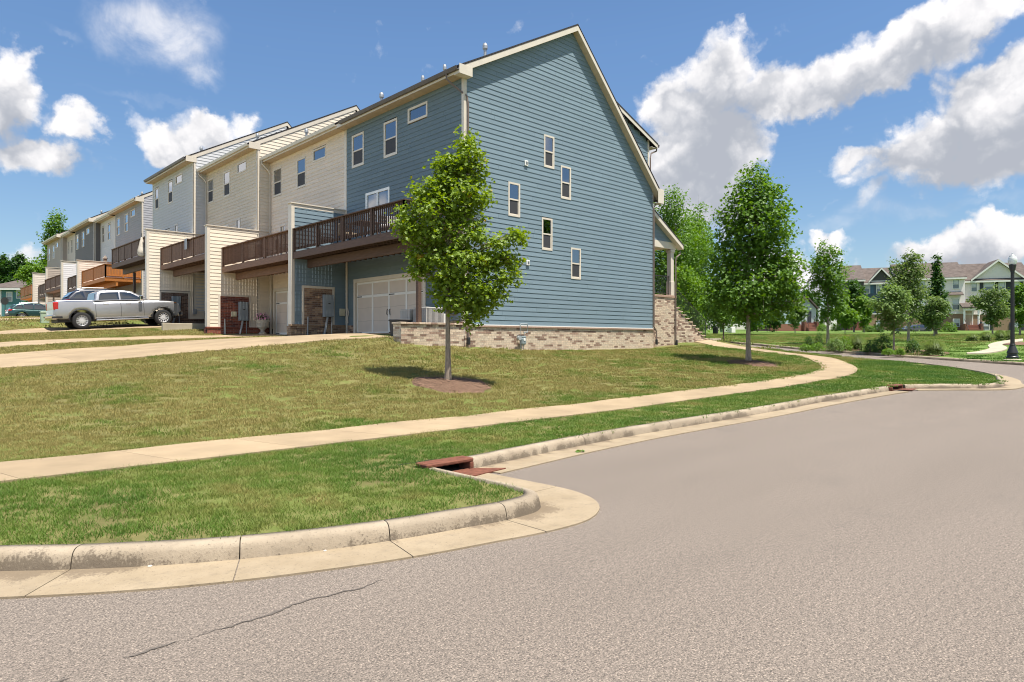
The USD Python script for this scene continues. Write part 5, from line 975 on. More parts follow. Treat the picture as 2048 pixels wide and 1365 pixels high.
def scatter(name, label, pts, zf, protos, rng, scale=(.8, 1.25), cat="grass"):
    pi = UsdGeom.PointInstancer.Define(stage, "/World/" + numbered("/World/" + name).rpartition("/")[2]); p = str(pi.GetPath()); paths = []
    for k, (v, f) in enumerate(protos): usdkit.mesh(stage, f"{p}/tuft_{k}", (v, f), GRASS); paths.append(f"{p}/tuft_{k}")
    pi.CreatePrototypesRel().SetTargets([Sdf.Path(q) for q in paths]); n = len(pts); z = zf(pts[:, 0], pts[:, 1]); e = .15; gx, gy = (zf(pts[:, 0] + e, pts[:, 1]) - z) / e, (zf(pts[:, 0], pts[:, 1] + e) - z) / e
    pi.CreateProtoIndicesAttr(Vt.IntArray.FromNumpy(rng.integers(0, len(protos), n).astype(np.int32))); pi.CreatePositionsAttr(Vt.Vec3fArray.FromNumpy(np.column_stack([pts, z]).astype(np.float32)))
    yaw = rng.uniform(0, 2 * math.pi, n); ax = np.column_stack([-gy, gx, 0 * gx]); L = np.linalg.norm(ax, axis=1); an = np.arctan(L); ax = ax / np.maximum(L, 1e-9)[:, None]; qt = np.column_stack([np.cos(an / 2), ax * np.sin(an / 2)[:, None]]); qy = np.column_stack([np.cos(yaw / 2), 0 * yaw, 0 * yaw, np.sin(yaw / 2)])
    w = qt[:, 0] * qy[:, 0] - qt[:, 3] * qy[:, 3]; x = qt[:, 1] * qy[:, 0] + qt[:, 2] * qy[:, 3]; y = qt[:, 2] * qy[:, 0] - qt[:, 1] * qy[:, 3]; zz = qt[:, 0] * qy[:, 3] + qt[:, 3] * qy[:, 0]
    pi.CreateOrientationsAttr(Vt.QuathArray([Gf.Quath(*map(float, q)) for q in np.column_stack([w, x, y, zz])])); s = rng.uniform(*scale, n); pi.CreateScalesAttr(Vt.Vec3fArray.FromNumpy(np.column_stack([s, s, s]).astype(np.float32))); info(p, label=label, category=cat, kind="stuff")


import shapely
keep_out = unary_union([sw_poly.buffer(-.01), *[d.buffer(.0) for d in dr_polys], Point(*B1[:2] + [.05, -.12]).buffer(.98), Point(*B2[:2] + [.05, -.12]).buffer(1.0), sbox(12.2, 18.05, 32, 60), sbox(12.3, 18.0, 28.7, 40), sbox(28.6, 18.7, 33.7, 21), sbox(10.2, 35.8, 15, 42)])
turf = block.buffer(-.0).difference(keep_out); rg = np.random.default_rng(31)


def fill(poly, per_m2, rng, band):
    x0, y0, x1, y1 = poly.bounds; n = int((x1 - x0) * (y1 - y0) * per_m2); p = np.column_stack([rng.uniform(x0, x1, n), rng.uniform(y0, y1, n)]); d = depth(p[:, 0], p[:, 1]); r = p @ RT; p = p[(d > band[0]) & (d <= band[1]) & (np.abs(r) < d * .80 + 1.)]; return p[shapely.contains_xy(poly, p[:, 0], p[:, 1])]


for (lo, hi, dens, rad, h, w, nb, nm, lab) in ((3., 9.5, 150, .09, .055, .005, 46, "grass", "mown green grass of the verge nearest the kerb"), (9.5, 18., 58, .15, .058, .009, 60, "grass", "mown yellow-green lawn grass round the tulip tree"), (18., 34., 22, .26, .06, .016, 80, "grass", "mown lawn grass by the blue house and between the drives"), (34., 62., 3.2, .6, .085, .05, 90, "grass", "lawn grass far left between the drives")):
    band = (lo, hi); poly = turf if lo > 9 else turf.intersection(sbox(-3, 3, 14, 14)); pts = fill(poly.intersection(sbox(-6, 3, 36, 90)), dens, rg, band); scatter(nm, lab, pts, lambda x, y: zl(x, y) - .012, [tuft(np.random.default_rng(q), nb, rad, h, w) for q in range(5)], rg)
far_turf = far_block.difference(unary_union([Polygon([*pa, *pb[::-1]]).buffer(.7)])); pts = fill(far_turf.intersection(sbox(28, -6, 110, 110)), 3.0, rg, (28, 70)); scatter("grass", "green park lawn across the side street", pts, zfar, [tuft(np.random.default_rng(q), 110, .6, .06, .03) for q in range(4)], rg)
# ------------------------------------------------------------------ vehicles
def boundary(f):
    e = np.vstack([f[:, [0, 1]], f[:, [1, 2]], f[:, [2, 0]]]); s = np.sort(e, axis=1); _, inv, cnt = np.unique(s, axis=0, return_inverse=True, return_counts=True); return e[cnt[inv.ravel()] == 1]


def skin(poly, hw, cell=.09, rnd=.07, both=True, off=0.):
    """A body shell: the side outline (x, z) with its half width hw(x, z), edges rounded by rnd, closed across."""
    poly = poly.buffer(0); v, f = sheet(poly.segmentize(.06), lambda x, z: 0 * x, cell); x, z = v[:, 0], v[:, 1]; d = shapely.distance(poly.exterior, shapely.points(x, z)); q = 1 - np.clip(d / rnd, 0, 1); y = hw(x, z) - rnd * (1 - np.sqrt(np.maximum(0, 1 - q ** 2))) + off
    A = np.column_stack([x, -y, z]); Bv = np.column_stack([x, y, z]); n = len(A)
    if not both: return (A, f), (Bv, f[:, ::-1])
    e = boundary(f); b = tri(np.column_stack([e[:, 1], e[:, 0], e[:, 0] + n, e[:, 1] + n])); return np.vstack([A, Bv]), np.vstack([f, f[:, ::-1] + n, b])


def placed(m, base, yaw=0., pitch=0.):
    v, f = m; v = np.asarray(v, float); cp, sp, cy, sy = math.cos(pitch), math.sin(pitch), math.cos(yaw), math.sin(yaw); w = np.column_stack([v[:, 0] * cp - v[:, 2] * sp, v[:, 1], v[:, 0] * sp + v[:, 2] * cp]); return np.column_stack([w[:, 0] * cy - w[:, 1] * sy, w[:, 0] * sy + w[:, 1] * cy, w[:, 2]]) + base, f


TYRE = mat("tyre_rubber", (.025, .025, .026), .8, .15, 20., spec=.3); CHROME = mat("chrome", (.75, .75, .76), .15, .03, 4., metal=1.); RIM = mat("bright_rim", (.70, .70, .71), .35, .05, 6., metal=.25); DARKGLASS = mat("car_glass", (.015, .02, .026), .04, .1, 2., spec=.8, coat=1.); PLASTIC = mat("black_plastic", (.022, .022, .023), .55, .1, 10.); TAIL = mat("tail_lamp", (.42, .012, .012), .15, .1, 4., spec=.6, coat=1.); HEAD = mat("head_lamp", (.62, .64, .66), .1, .05, 5., spec=.8, coat=1.); AMBER = mat("amber_lamp", (.8, .25, .03), .2, .05, 5.)
SILVER = mat("silver_paint", (.42, .42, .435), .30, .03, 2., metal=.7, coat=1.); NAVY = mat("navy_paint", (.014, .019, .036), .42, .05, 2., coat=.15); TEALCAR = mat("green_car_paint", (.020, .062, .060), .25, .05, 2., metal=.3, coat=1.); BLACKCAR = mat("dark_car_paint", (.03, .034, .042), .25, .05, 2., metal=.2, coat=1.)


def wheel(t, P, x, y, r, w, n=12, side=-1):
    """Tyre and a spoked rim turned to the outer side."""
    a = np.linspace(0, 2 * math.pi, 33)[:-1]; prof = [(.62, -.5), (.86, -.52), (.97, -.42), (1., -.25), (1., .25), (.97, .42), (.86, .52), (.62, .5)]; V = np.array([[(x + r * p * math.cos(q), y + o * w, r + r * p * math.sin(q)) for q in a] for p, o in prof]); i, j = np.meshgrid(np.arange(7), np.arange(32), indexing="ij"); F = tri(np.stack([i * 32 + j, (i + 1) * 32 + j, (i + 1) * 32 + (j + 1) % 32, i * 32 + (j + 1) % 32], -1).reshape(-1, 4))
    W = part(t, "wheel", P((V.reshape(-1, 3), F)), TYRE, smooth=40); yo = y + side * w * .42
    M = [cyl((x, yo - side * .05, r), r * .13, .06 * side, "y", 16), tube([(x + r * .62 * math.cos(q), yo, r + r * .62 * math.sin(q)) for q in np.linspace(0, 2 * math.pi, 33)], r * .035, 6, caps=False)]
    for k in range(n):
        q = 2 * math.pi * k / n; c, s = math.cos(q), math.sin(q); h = r * .045; V = []
        for rr, hh in ((r * .1, h * 1.2), (r * .62, h * .8)):
            for e in (-1, 1):
                for dy in (0, .03): V.append((x + rr * c - e * hh * s, yo - side * dy, r + rr * s + e * hh * c))
        m = trimesh.convex.convex_hull(np.array(V)); M.append((np.array(m.vertices), np.array(m.faces)))
    part(W, "rim", [P(m) for m in M], RIM, smooth=30); part(W, "brake_disc", P(cyl((x, yo - side * .10, r), r * .6, .02 * side, "y", 20)), PLASTIC)


def arch(x, r): return Point(x, .42).buffer(r, 24)


def pickup(base, pitch):
    t = thing("pickup_truck", "silver crew-cab pickup truck parked on the third drive, facing the houses", "pickup truck", base); P = lambda m: placed(m, np.array(base, float), 0., pitch); r = .415
    body = Polygon([(-1.13, .55), (-1.17, .72), (-1.14, 1.05), (-1.11, 1.40), (.60, 1.40), (.60, 1.33), (2.95, 1.35), (3.6, 1.34), (4.30, 1.27), (4.58, 1.17), (4.66, .95), (4.68, .58), (4.45, .46), (3.2, .46), (.5, .46), (-.9, .50)]).difference(Point(0, .44).buffer(.52, 24)).difference(Point(3.745, .44).buffer(.52, 24)); hw = lambda x, z: .99 - .06 * np.clip((z - .85) / .6, -1, 1) ** 2 - .02 * np.clip((.6 - z) / .2, 0, 1) - .10 * np.clip((x - 4.1) / .55, 0, 1) ** 2
    part(t, "body", P(skin(body, hw)), SILVER, smooth=35)
    cab = Polygon([(.60, 1.36), (.66, 1.60), (.74, 1.82), (.90, 1.895), (1.4, 1.915), (2.05, 1.90), (2.35, 1.84), (2.75, 1.60), (3.12, 1.36)]); cw = lambda x, z: .95 - .20 * np.clip((z - 1.35) / .55, 0, 1); part(t, "cab", P(skin(cab, cw, .07, .06)), SILVER, smooth=35)
    for q in ([(.80, 1.42), (.86, 1.68), (.95, 1.80), (1.72, 1.81), (1.72, 1.42)], [(1.79, 1.42), (1.79, 1.81), (2.12, 1.80), (2.32, 1.74), (2.68, 1.52), (2.72, 1.42)]):
        for s, m in zip((0, 1), skin(Polygon(q), cw, .1, .005, both=False, off=.006)): part(t, "side_window", P(m), DARKGLASS, smooth=True)
    part(t, "windshield", P((np.array([(3.06, -.82, 1.40), (3.06, .82, 1.40), (2.42, .68, 1.82), (2.42, -.68, 1.82)]), np.array([[0, 1, 2, 3]]))), DARKGLASS); part(t, "rear_window", P((np.array([(.615, -.80, 1.44), (.69, -.68, 1.80), (.69, .68, 1.80), (.615, .80, 1.44)]), np.array([[0, 1, 2, 3]]))), DARKGLASS)
    for x in (.62, 1.76, 2.82):
        for m in skin(Polygon([(x, .55), (x + .018, .55), (x + .018, 1.36), (x, 1.36)]), hw, .1, .002, both=False, off=.0025): part(t, "door_gap", P(m), PLASTIC)
    for m in skin(Polygon([(-1.05, 1.395), (.58, 1.395), (.58, 1.425), (-1.05, 1.425)]), hw, .1, .01, both=False, off=.0): part(t, "bed_rail", P(m), SILVER)
    for x in (.98, 2.0):
        for s in (-1, 1): part(t, "door_handle", P(rbx(x, x + .24, s * .955 - .03, s * .955 + .03, 1.17, 1.215, .012)), CHROME)
    for s in (-1, 1):
        part(t, "mirror", P(rbx(2.62, 2.78, s * 1.0, s * 1.22, 1.38, 1.60, .03) if s > 0 else rbx(2.62, 2.78, -1.22, -1.0, 1.38, 1.60, .03)), CHROME); part(t, "running_board", P(rbx(.62, 3.05, min(s * .88, s * 1.0), max(s * .88, s * 1.0), .38, .43, .015)), CHROME)
        part(t, "tail_light", P(rbx(-1.16, -.93, min(s * .80, s * .985), max(s * .80, s * .985), .98, 1.36, .03)), TAIL); part(t, "head_light", P(rbx(4.30, 4.60, min(s * .66, s * .90), max(s * .66, s * .90), .98, 1.16, .03)), HEAD); part(t, "marker_light", P(rbx(4.36, 4.46, s * .905 - .01, s * .905 + .01, 1.17, 1.22, .008)), AMBER)
        part(t, "hood_vent", P(rbx(3.0, 3.3, s * .90 - .02, s * .90 + .02, 1.27, 1.32, .008)), PLASTIC)
        for x in (0, 3.745):
            a = np.linspace(-.12, math.pi + .12, 25); part(t, "wheel_flare", P(tube([(x + .53 * math.cos(q), s * .965, .44 + .53 * math.sin(q)) for q in a], .032, 6)), PLASTIC, smooth=True)
    part(t, "rear_bumper", P(rbx(-1.24, -1.02, -.97, .97, .52, .74, .035)), CHROME); part(t, "bumper_recess", P(rbx(-1.245, -.80, -.985, -.962, .56, .67, .01)), PLASTIC); part(t, "front_bumper", P(rbx(4.50, 4.74, -.92, .92, .48, .72, .04)), CHROME); part(t, "grille", P(rbx(4.62, 4.70, -.62, .62, .72, 1.13, .02)), PLASTIC)
    part(t, "tailgate", P(rbx(-1.145, -1.10, -.78, .78, .78, 1.38, .01)), SILVER); part(t, "underside", P(bx(-1.0, 4.4, -.80, .80, .36, .60)), PLASTIC)
    for x in (0, 3.745):
        for s in (-1, 1): wheel(t, P, x, s * .86, r, .28, 12, s)


def wagon(name, label, base, paint_, L=4.72, H=1.68, yaw=0., pitch=0., group=None, sedan=False):
    t = thing(name, label, "car", base, group); P = lambda m: placed(m, np.array(base, float), yaw, pitch); r = .36; k = L / 4.72; h = H
    body = Polygon([(-.90, .45), (-.96, .70), (-.92, .98), (-.80, 1.06), (2.35, 1.03), (3.30, .96), (3.62, .84), (3.72, .62), (3.66, .36), (-.80, .36)]); body = Polygon([(x * k, z) for x, z in body.exterior.coords]).difference(Point(0, .37).buffer(.43, 24)).difference(Point(2.8 * k, .37).buffer(.43, 24)); hw = lambda x, z: .94 - .06 * np.clip((z - .7) / .45, -1, 1) ** 2 - .16 * np.clip((x - 3.0 * k) / (.7 * k), 0, 1) ** 2 - .08 * np.clip((-.5 - x) / .45, 0, 1) ** 2
    cab = [(-.84, 1.0), (-.70, 1.22), (-.40, 1.50), (-.12, h - .05), (.5, h), (1.2, h - .02), (1.62, h - .11), (2.45, 1.0)] if not sedan else [(-.55, 1.0), (-.1, 1.25), (.35, h - .05), (.8, h), (1.2, h - .02), (1.6, h - .14), (2.45, 1.0)]
    cab = Polygon([(x * k, z) for x, z in cab]); cw = lambda x, z: .90 - .24 * np.clip((z - 1.0) / .65, 0, 1); part(t, "body", P(skin(body, hw)), paint_, smooth=35); part(t, "cabin", P(skin(cab, cw, .08, .07)), paint_, smooth=35)
    wins = ([[(-.52, 1.10), (-.30, 1.42), (.02, 1.50), (.10, 1.10)], [(.17, 1.10), (.12, 1.52), (.78, 1.56), (.78, 1.08)], [(.85, 1.08), (.85, 1.56), (1.4, 1.50), (2.05, 1.08)]]) if not sedan else [[(.05, 1.06), (.42, h - .14), (.8, h - .12), (.8, 1.06)], [(.87, 1.06), (.87, h - .12), (1.4, h - .17), (2.0, 1.06)]]
    for q in wins:
        for m in skin(Polygon([(x * k, z) for x, z in q]), cw, .1, .005, both=False, off=.006): part(t, "side_window", P(m), DARKGLASS, smooth=True)
    part(t, "windshield", P((np.array([(2.40 * k, -.76, 1.04), (2.40 * k, .76, 1.04), (1.66 * k, .60, h - .12), (1.66 * k, -.60, h - .12)]), np.array([[0, 1, 2, 3]]))), DARKGLASS); part(t, "rear_window", P((np.array([(-.74 * k, -.70, 1.20), (-.42 * k, -.62, 1.50), (-.42 * k, .62, 1.50), (-.74 * k, .70, 1.20)]) - [.03, 0, 0], np.array([[0, 1, 2, 3]]))), DARKGLASS)
    for s in (-1, 1):
        part(t, "tail_light", P(rbx(-.95 * k, -.62 * k, min(s * .62, s * .90), max(s * .62, s * .90), .88, 1.02, .03)), TAIL); part(t, "head_light", P(rbx(3.38 * k, 3.62 * k, min(s * .55, s * .80), max(s * .55, s * .80), .72, .84, .03)), HEAD); part(t, "mirror", P(rbx(1.98 * k, 2.12 * k, min(s * .88, s * 1.06), max(s * .88, s * 1.06), 1.04, 1.18, .03)), paint_); part(t, "sill_trim", P(rbx(.5, 2.3 * k, s * .90 - .02, s * .90 + .02, .42, .50, .01)), CHROME)
    part(t, "rear_bumper", P(rbx(-.98 * k, -.80 * k, -.84, .84, .36, .56, .03)), PLASTIC); part(t, "underside", P(bx(-.7 * k, 3.4 * k, -.75, .75, .26, .5)), PLASTIC)
    if not sedan: part(t, "roof_rail", [P(tube([(-.1, s * .64, h - .02), (0, s * .64, h + .03), (1.1 * k, s * .64, h + .03), (1.3 * k, s * .64, h - .03)], .018, 5)) for s in (-1, 1)], CHROME)
    for x in (0, 2.8 * k):
        for s in (-1, 1): wheel(t, P, x, s * .82, r, .23, 10, s)


pickup((7.5, 39.9, 2.13), math.atan(.066))
wagon("parked_car", "dark navy sport utility car half hidden behind the silver pickup", (8.7, 45.6, 2.86), NAVY, pitch=.045)
wagon("parked_car", "dark green estate car parked far left behind the utility box", (9.3, 72.6, 3.22), TEALCAR, L=4.9, H=1.62, pitch=.0)
q_ = at(-8, 640, 62); wagon("parked_car", "white car just entering the picture at the left edge", (q_[0] - 3.4, q_[1], q_[2] - .1), mat("white_paint", (.75, .75, .74), .3, .03, 2., coat=1.), H=1.5, sedan=True)
q_ = at(1842, 671, 88); wagon("parked_car", "dark saloon car parked before the right townhouses under a tree", q_, BLACKCAR, yaw=PHI - math.pi / 2 + .25 + math.pi, sedan=True, H=1.42)


# ------------------------------------------------------------------ street lamp, signs, small things by the houses
def lamp(px, py):
    b = stand(px, py, zfar); t = thing("street_lamp", "tall black street lamp with fluted pole and clear acorn globe", "street lamp", b); H = 4.72
    part(t, "footing", lathe([(0, .06), (.30, .06), (.34, .03), (.34, -.3), (0, -.3)], b, 20), CONC_NEW); part(t, "base", lathe([(0, .09), (.24, .09), (.24, .16), (.20, .20), (.19, .30), (.22, .34), (.20, .40), (.12, .62), (.10, .66), (.115, .70), (.095, .74), (0, .74)], b, 24), BLACK_METAL, smooth=30)
    n = 24; a = np.arange(n) * 2 * math.pi / n; rr = np.where(np.arange(n) % 2, .88, 1.); hs = np.array([.7, 2.4, H - .78]); rb = np.array([.085, .078, .066]); v = np.array([[(b[0] + r * q * math.cos(w), b[1] + r * q * math.sin(w), b[2] + h) for q, w in zip(rr, a)] for h, r in zip(hs, rb)]).reshape(-1, 3); i, j = np.meshgrid(np.arange(2), np.arange(n), indexing="ij"); part(t, "pole", (v, np.stack([i * n + j, i * n + (j + 1) % n, (i + 1) * n + (j + 1) % n, (i + 1) * n + j], -1).reshape(-1, 4)), BLACK_METAL)
    part(t, "collar", lathe([(0, H - .80), (.085, H - .80), (.085, H - .74), (.11, H - .70), (.12, H - .62), (.14, H - .52), (.145, H - .48), (.125, H - .46), (0, H - .46)], b, 20), BLACK_METAL, smooth=30)
    part(t, "globe", lathe([(.10, H - .46), (.15, H - .40), (.175, H - .30), (.17, H - .20), (.14, H - .12), (.10, H - .09)], b, 24), mat("acorn_glass", (.62, .66, .64), .12, .12, 9., spec=.7, coat=.6), smooth=True); part(t, "cap", lathe([(.12, H - .10), (.13, H - .08), (.08, H - .04), (.03, H - .02), (.035, H + .01), (.02, H + .05), (0, H + .06)], b, 20), mat("lamp_cap", (.5, .52, .51), .3, .05, 5., metal=.3), smooth=True)


lamp(2025, 721)
b_ = at(9.5, 628, 66); SG = thing("stop_sign", "dark octagonal back of a stop sign on a thin post by the teal house", "road sign", b_); o_ = [(b_[0] + .40 * math.cos(q) * RT[0], b_[1] + .40 * math.cos(q) * RT[1], b_[2] + 1.28 + .40 * math.sin(q)) for q in np.arange(8) * math.pi / 4 + math.pi / 8]; o2 = np.array(o_) + [*(FW * .012), 0]; part(SG, "plate", (np.vstack([o_, o2]), np.array([(0, k + 1, k) for k in range(1, 7)] + [(8, 8 + k, 9 + k) for k in range(1, 7)] + [q for k in range(8) for q in ((k, (k + 1) % 8, 8 + (k + 1) % 8), (k, 8 + (k + 1) % 8, 8 + k))])), mat("sign_back", (.035, .037, .036), .5)); part(SG, "post", tube([b_ + [*(FW * .04), -.2], b_ + [*(FW * .04), 1.5]], .035, 6), LOOKS["sign_back"])
b_ = stand(89.5, 645, zl); UB = thing("utility_box", "pale green utility pedestal on the grass left of the pickup", "utility box", b_); GP = mat("pale_green_plastic", (.34, .42, .30), .5, .06, 6.); s_ = float(np.dot(b_[:2], FW)) / 1340; w_ = 7 * s_
part(UB, "cabinet", rbx(b_[0] - w_, b_[0] + w_, b_[1] - w_ * .8, b_[1] + w_ * .8, b_[2] - .05, b_[2] + 18 * s_, .02), GP); part(UB, "lid", rbx(b_[0] - w_ * 1.12, b_[0] + w_ * 1.12, b_[1] - w_ * .9, b_[1] + w_ * .9, b_[2] + 18 * s_ + .001, b_[2] + 21.5 * s_, .025), GP); part(UB, "slot", bx(b_[0] - w_ * .4, b_[0] + w_ * .3, b_[1] - w_ * .8 - .006, b_[1] - w_ * .8 + .001, b_[2] + 9 * s_, b_[2] + 11 * s_), PLASTIC)
for px, py, w, h, m, lab in ((1463, 664, 15, 9, WHITE_TRIM, "small white utility box on the far lawn left of the full tree"), (1449, 663, 20, 10, GP, "low green utility box on the far lawn"), (1431, 668, 5, 14, PLASTIC, "slim dark utility stake on the far lawn by the stair")):
    b_ = at(px, py, 70); s_ = 70 / 1340; solo("utility_box", rbx(b_[0] - w * s_ / 2, b_[0] + w * s_ / 2, b_[1] - .25, b_[1] + .25, b_[2] - .1, b_[2] + h * s_, .03), m, lab, "utility box")


def urn():
    b = np.array([14.25, 33.35, 1.86]); t = thing("flower_urn", "pale stone urn with pink flowers beside the first cream garage", "urn", b); ST = mat("urn_stone", (.46, .41, .33), .85, .15, 12., bump=.5); part(t, "urn", lathe([(0, 0), (.19, 0), (.19, .07), (.11, .12), (.09, .20), (.16, .28), (.27, .36), (.30, .46), (.29, .58), (.33, .66), (.36, .70), (.34, .74), (.28, .72), (0, .66)], b, 24), ST, smooth=30)
    rng = np.random.default_rng(4); d = rng.normal(size=(260, 3)); d[:, 2] = abs(d[:, 2]); d /= np.linalg.norm(d, axis=1, keepdims=True); v, f = leaves_at(b + [0, 0, .72] + d * rng.uniform(.1, .34, (260, 1)), d + [0, 0, .5], .08, False, rng); part(t, "foliage", (v.reshape(-1, 3), (f[None] + np.arange(260)[:, None, None] * 4).reshape(-1, 3)), LF_DARK, kind="stuff")
    d = rng.normal(size=(160, 3)); d[:, 2] = abs(d[:, 2]); d /= np.linalg.norm(d, axis=1, keepdims=True); v, f = leaves_at(b + [0, 0, .76] + d * rng.uniform(.28, .40, (160, 1)), d, .07, False, rng); part(t, "flowers", (v.reshape(-1, 3), (f[None] + np.arange(160)[:, None, None] * 4).reshape(-1, 3)), mat("pink_petal", (.62, .25, .42), .6, .3, 9.), kind="stuff")


urn()


def condenser(x, y, z, label, w=.78, h=.86):
    t = thing("air_conditioner", label, "air conditioner", (x, y, z)); G = mat("condenser_grey", (.40, .39, .37), .5, .05, 5.); part(t, "pad", rbx(x - w / 2 - .08, x + w / 2 + .08, y - w / 2 - .08, y + w / 2 + .08, z - .1, z + .06, .01), CONC_NEW); part(t, "core", bx(x - w / 2 + .05, x + w / 2 - .05, y - w / 2 + .05, y + w / 2 - .05, z + .07, z + h - .05), mat("coil_dark", (.07, .07, .07), .7)); part(t, "top", rbx(x - w / 2, x + w / 2, y - w / 2, y + w / 2, z + h - .05, z + h, .015), G); part(t, "base", rbx(x - w / 2, x + w / 2, y - w / 2, y + w / 2, z + .061, z + .13, .01), G)
    for k in range(15):
        u = -w / 2 + w * (k + .5) / 15
        for m in (bx(x + u - .012, x + u + .012, y - w / 2, y - w / 2 + .02, z + .131, z + h - .051), bx(x - w / 2, x - w / 2 + .02, y + u - .012, y + u + .012, z + .131, z + h - .051)): part(t, "slat", m, G)


condenser(14.15, 19.15, 1.85, "grey air conditioning unit nearest the deck post behind the brick wall"); condenser(14.0, 19.95, 1.80, "second air conditioning unit close to the blue garage door", w=.6)
bn = thing("storage_bin", "low black bin standing at the left end of the brick wall", "bin", (12.95, 19.1, 1.74)); part(bn, "bin", prism([(12.70, 1.7), (13.15, 1.7), (13.2, 2.20), (12.65, 2.20)], 18.82, 19.35), PLASTIC); part(bn, "lid", rbx(12.62, 13.23, 18.79, 19.38, 2.202, 2.26, .02), PLASTIC)
wl = thing("wall_lamp", "black wall lamp beside the blue garage door", "wall lamp", (14.85, 20.2, 4.1)); part(wl, "bracket", [rbx(14.9, 14.945, 20.1, 20.3, 3.95, 4.25, .01), tube([(14.9, 20.2, 4.2), (14.75, 20.2, 4.25), (14.72, 20.2, 4.2)], .015, 6)], BLACK_METAL); part(wl, "shade", lathe([(0, .16), (.06, .15), (.13, .02), (.14, 0), (.0, .02)], (14.72, 20.2, 4.02), 16), BLACK_METAL)
pc = thing("hose_cabinet", "white framed box with dark opening against the blue wall", "box", (14.75, 19.2, 1.8)); part(pc, "frame", [rbx(14.72, 14.9, 19.02, 19.06, 1.8, 2.50, .006), rbx(14.72, 14.9, 19.34, 19.38, 1.8, 2.5, .006), rbx(14.72, 14.9, 19.061, 19.339, 2.44, 2.5, .006)], WHITE_TRIM); part(pc, "inside", bx(14.80, 14.9, 19.061, 19.339, 1.8, 2.439), BLACKHOLE)


def gas_meter():
    x, y = 17.60, 18.0; t = thing("gas_meter", "grey gas meter with looped pipe on the brick base of the blue gable", "gas meter", (x, y, 1.08)); G = mat("gas_grey", (.30, .33, .34), .45, .08, 8.); B = mat("gas_body", (.22, .26, .27), .4, .06, 6.)
    part(t, "meter_body", [rbx(x - .05, x + .19, y - .10, y + .08, 1.40, 1.66, .035), rbx(x - .04, x + .18, y - .09, y + .07, 1.661, 1.72, .02)], B); part(t, "regulator", tube([(x - .12, y - .06, 1.64), (x - .12, y + .02, 1.64)], .085, 16), G); part(t, "dial", tube([(x + .07, y - .115, 1.58), (x + .07, y - .101, 1.58)], .05, 14), WHITE_TRIM)
    part(t, "riser_pipe", tube([(x - .03, y, 1.0), (x - .03, y, 1.60), (x - .10, y, 1.64)], .022, 8), G); part(t, "outlet_pipe", tube([(x + .15, y, 1.70), (x + .15, y, 1.84), (x + .12, y, 1.86), (x + .30, y, 1.86), (x + .33, y, 1.88), (x + .33, y, 2.12), (x + .30, y, 2.17), (x - .02, y, 2.17), (x - .06, y, 2.15), (x - .06, y, 1.66)], .020, 8), G); part(t, "support_pipe", tube([(x + .10, y, 1.0), (x + .10, y, 1.40)], .016, 8), G)


gas_meter()
wd = stand(1160, 906, zroad); rg_ = np.random.default_rng(9); d_ = rg_.normal(size=(26, 3)); d_[:, 2] = abs(d_[:, 2]); d_ /= np.linalg.norm(d_, axis=1, keepdims=True); v_, f_ = leaves_at(wd + d_ * rg_.uniform(.01, .07, (26, 1)) * [1.3, 1.3, .7], d_ + [0, 0, .6], .05, False, rg_); solo("weed", (v_.reshape(-1, 3), (f_[None] + np.arange(26)[:, None, None] * 4).reshape(-1, 3)), LF_GREEN, "small green weed growing in the gutter joint", "weed")
for (px, py, s_, lab) in ((300, 1136, .014, "tiny pale stone in the near gutter"), (650, 1104, .012, "tiny pale stone at the foot of the near kerb")):
    q_ = stand(px, py, zroad); m_ = trimesh.creation.icosphere(1, s_); v_ = np.array(m_.vertices) * [1.3, 1, .6] * (1 + .3 * (meshkit.noise(np.array(m_.vertices) * 60) - .5))[:, None] + q_ + [0, 0, s_ * .5]; solo("pebble" if "stone" in lab else "dry_leaf", (v_, np.array(m_.faces)), mat("pale_stone", (.45, .40, .34), .9), lab, "stone" if "stone" in lab else "leaf")


def patio_chair(name, label, x, y, z, m, cm, rot):
    t = thing(name, label, "chair", (x, y, z)); c, s = math.cos(rot), math.sin(rot); P = lambda b: (np.column_stack([(b[0][:, 0] * c - b[0][:, 1] * s) + x, (b[0][:, 0] * s + b[0][:, 1] * c) + y, b[0][:, 2] + z]), b[1])
    for ax in (-.26, .26):
        for ay in (-.26, .26): part(t, "leg", P(rbx(ax - .02, ax + .02, ay - .02, ay + .02, 0, .42 if ay < 0 else .86, .004)), m)
    part(t, "seat", P(rbx(-.28, .28, -.28, .28, .421, .52, .02)), cm); part(t, "backrest", P(rbx(-.24, .24, .22, .28, .521, .88, .02)), cm)
    for ax in (-.3, .26): part(t, "armrest", P(rbx(ax, ax + .04, -.28, .26, .62, .66, .006)), m)


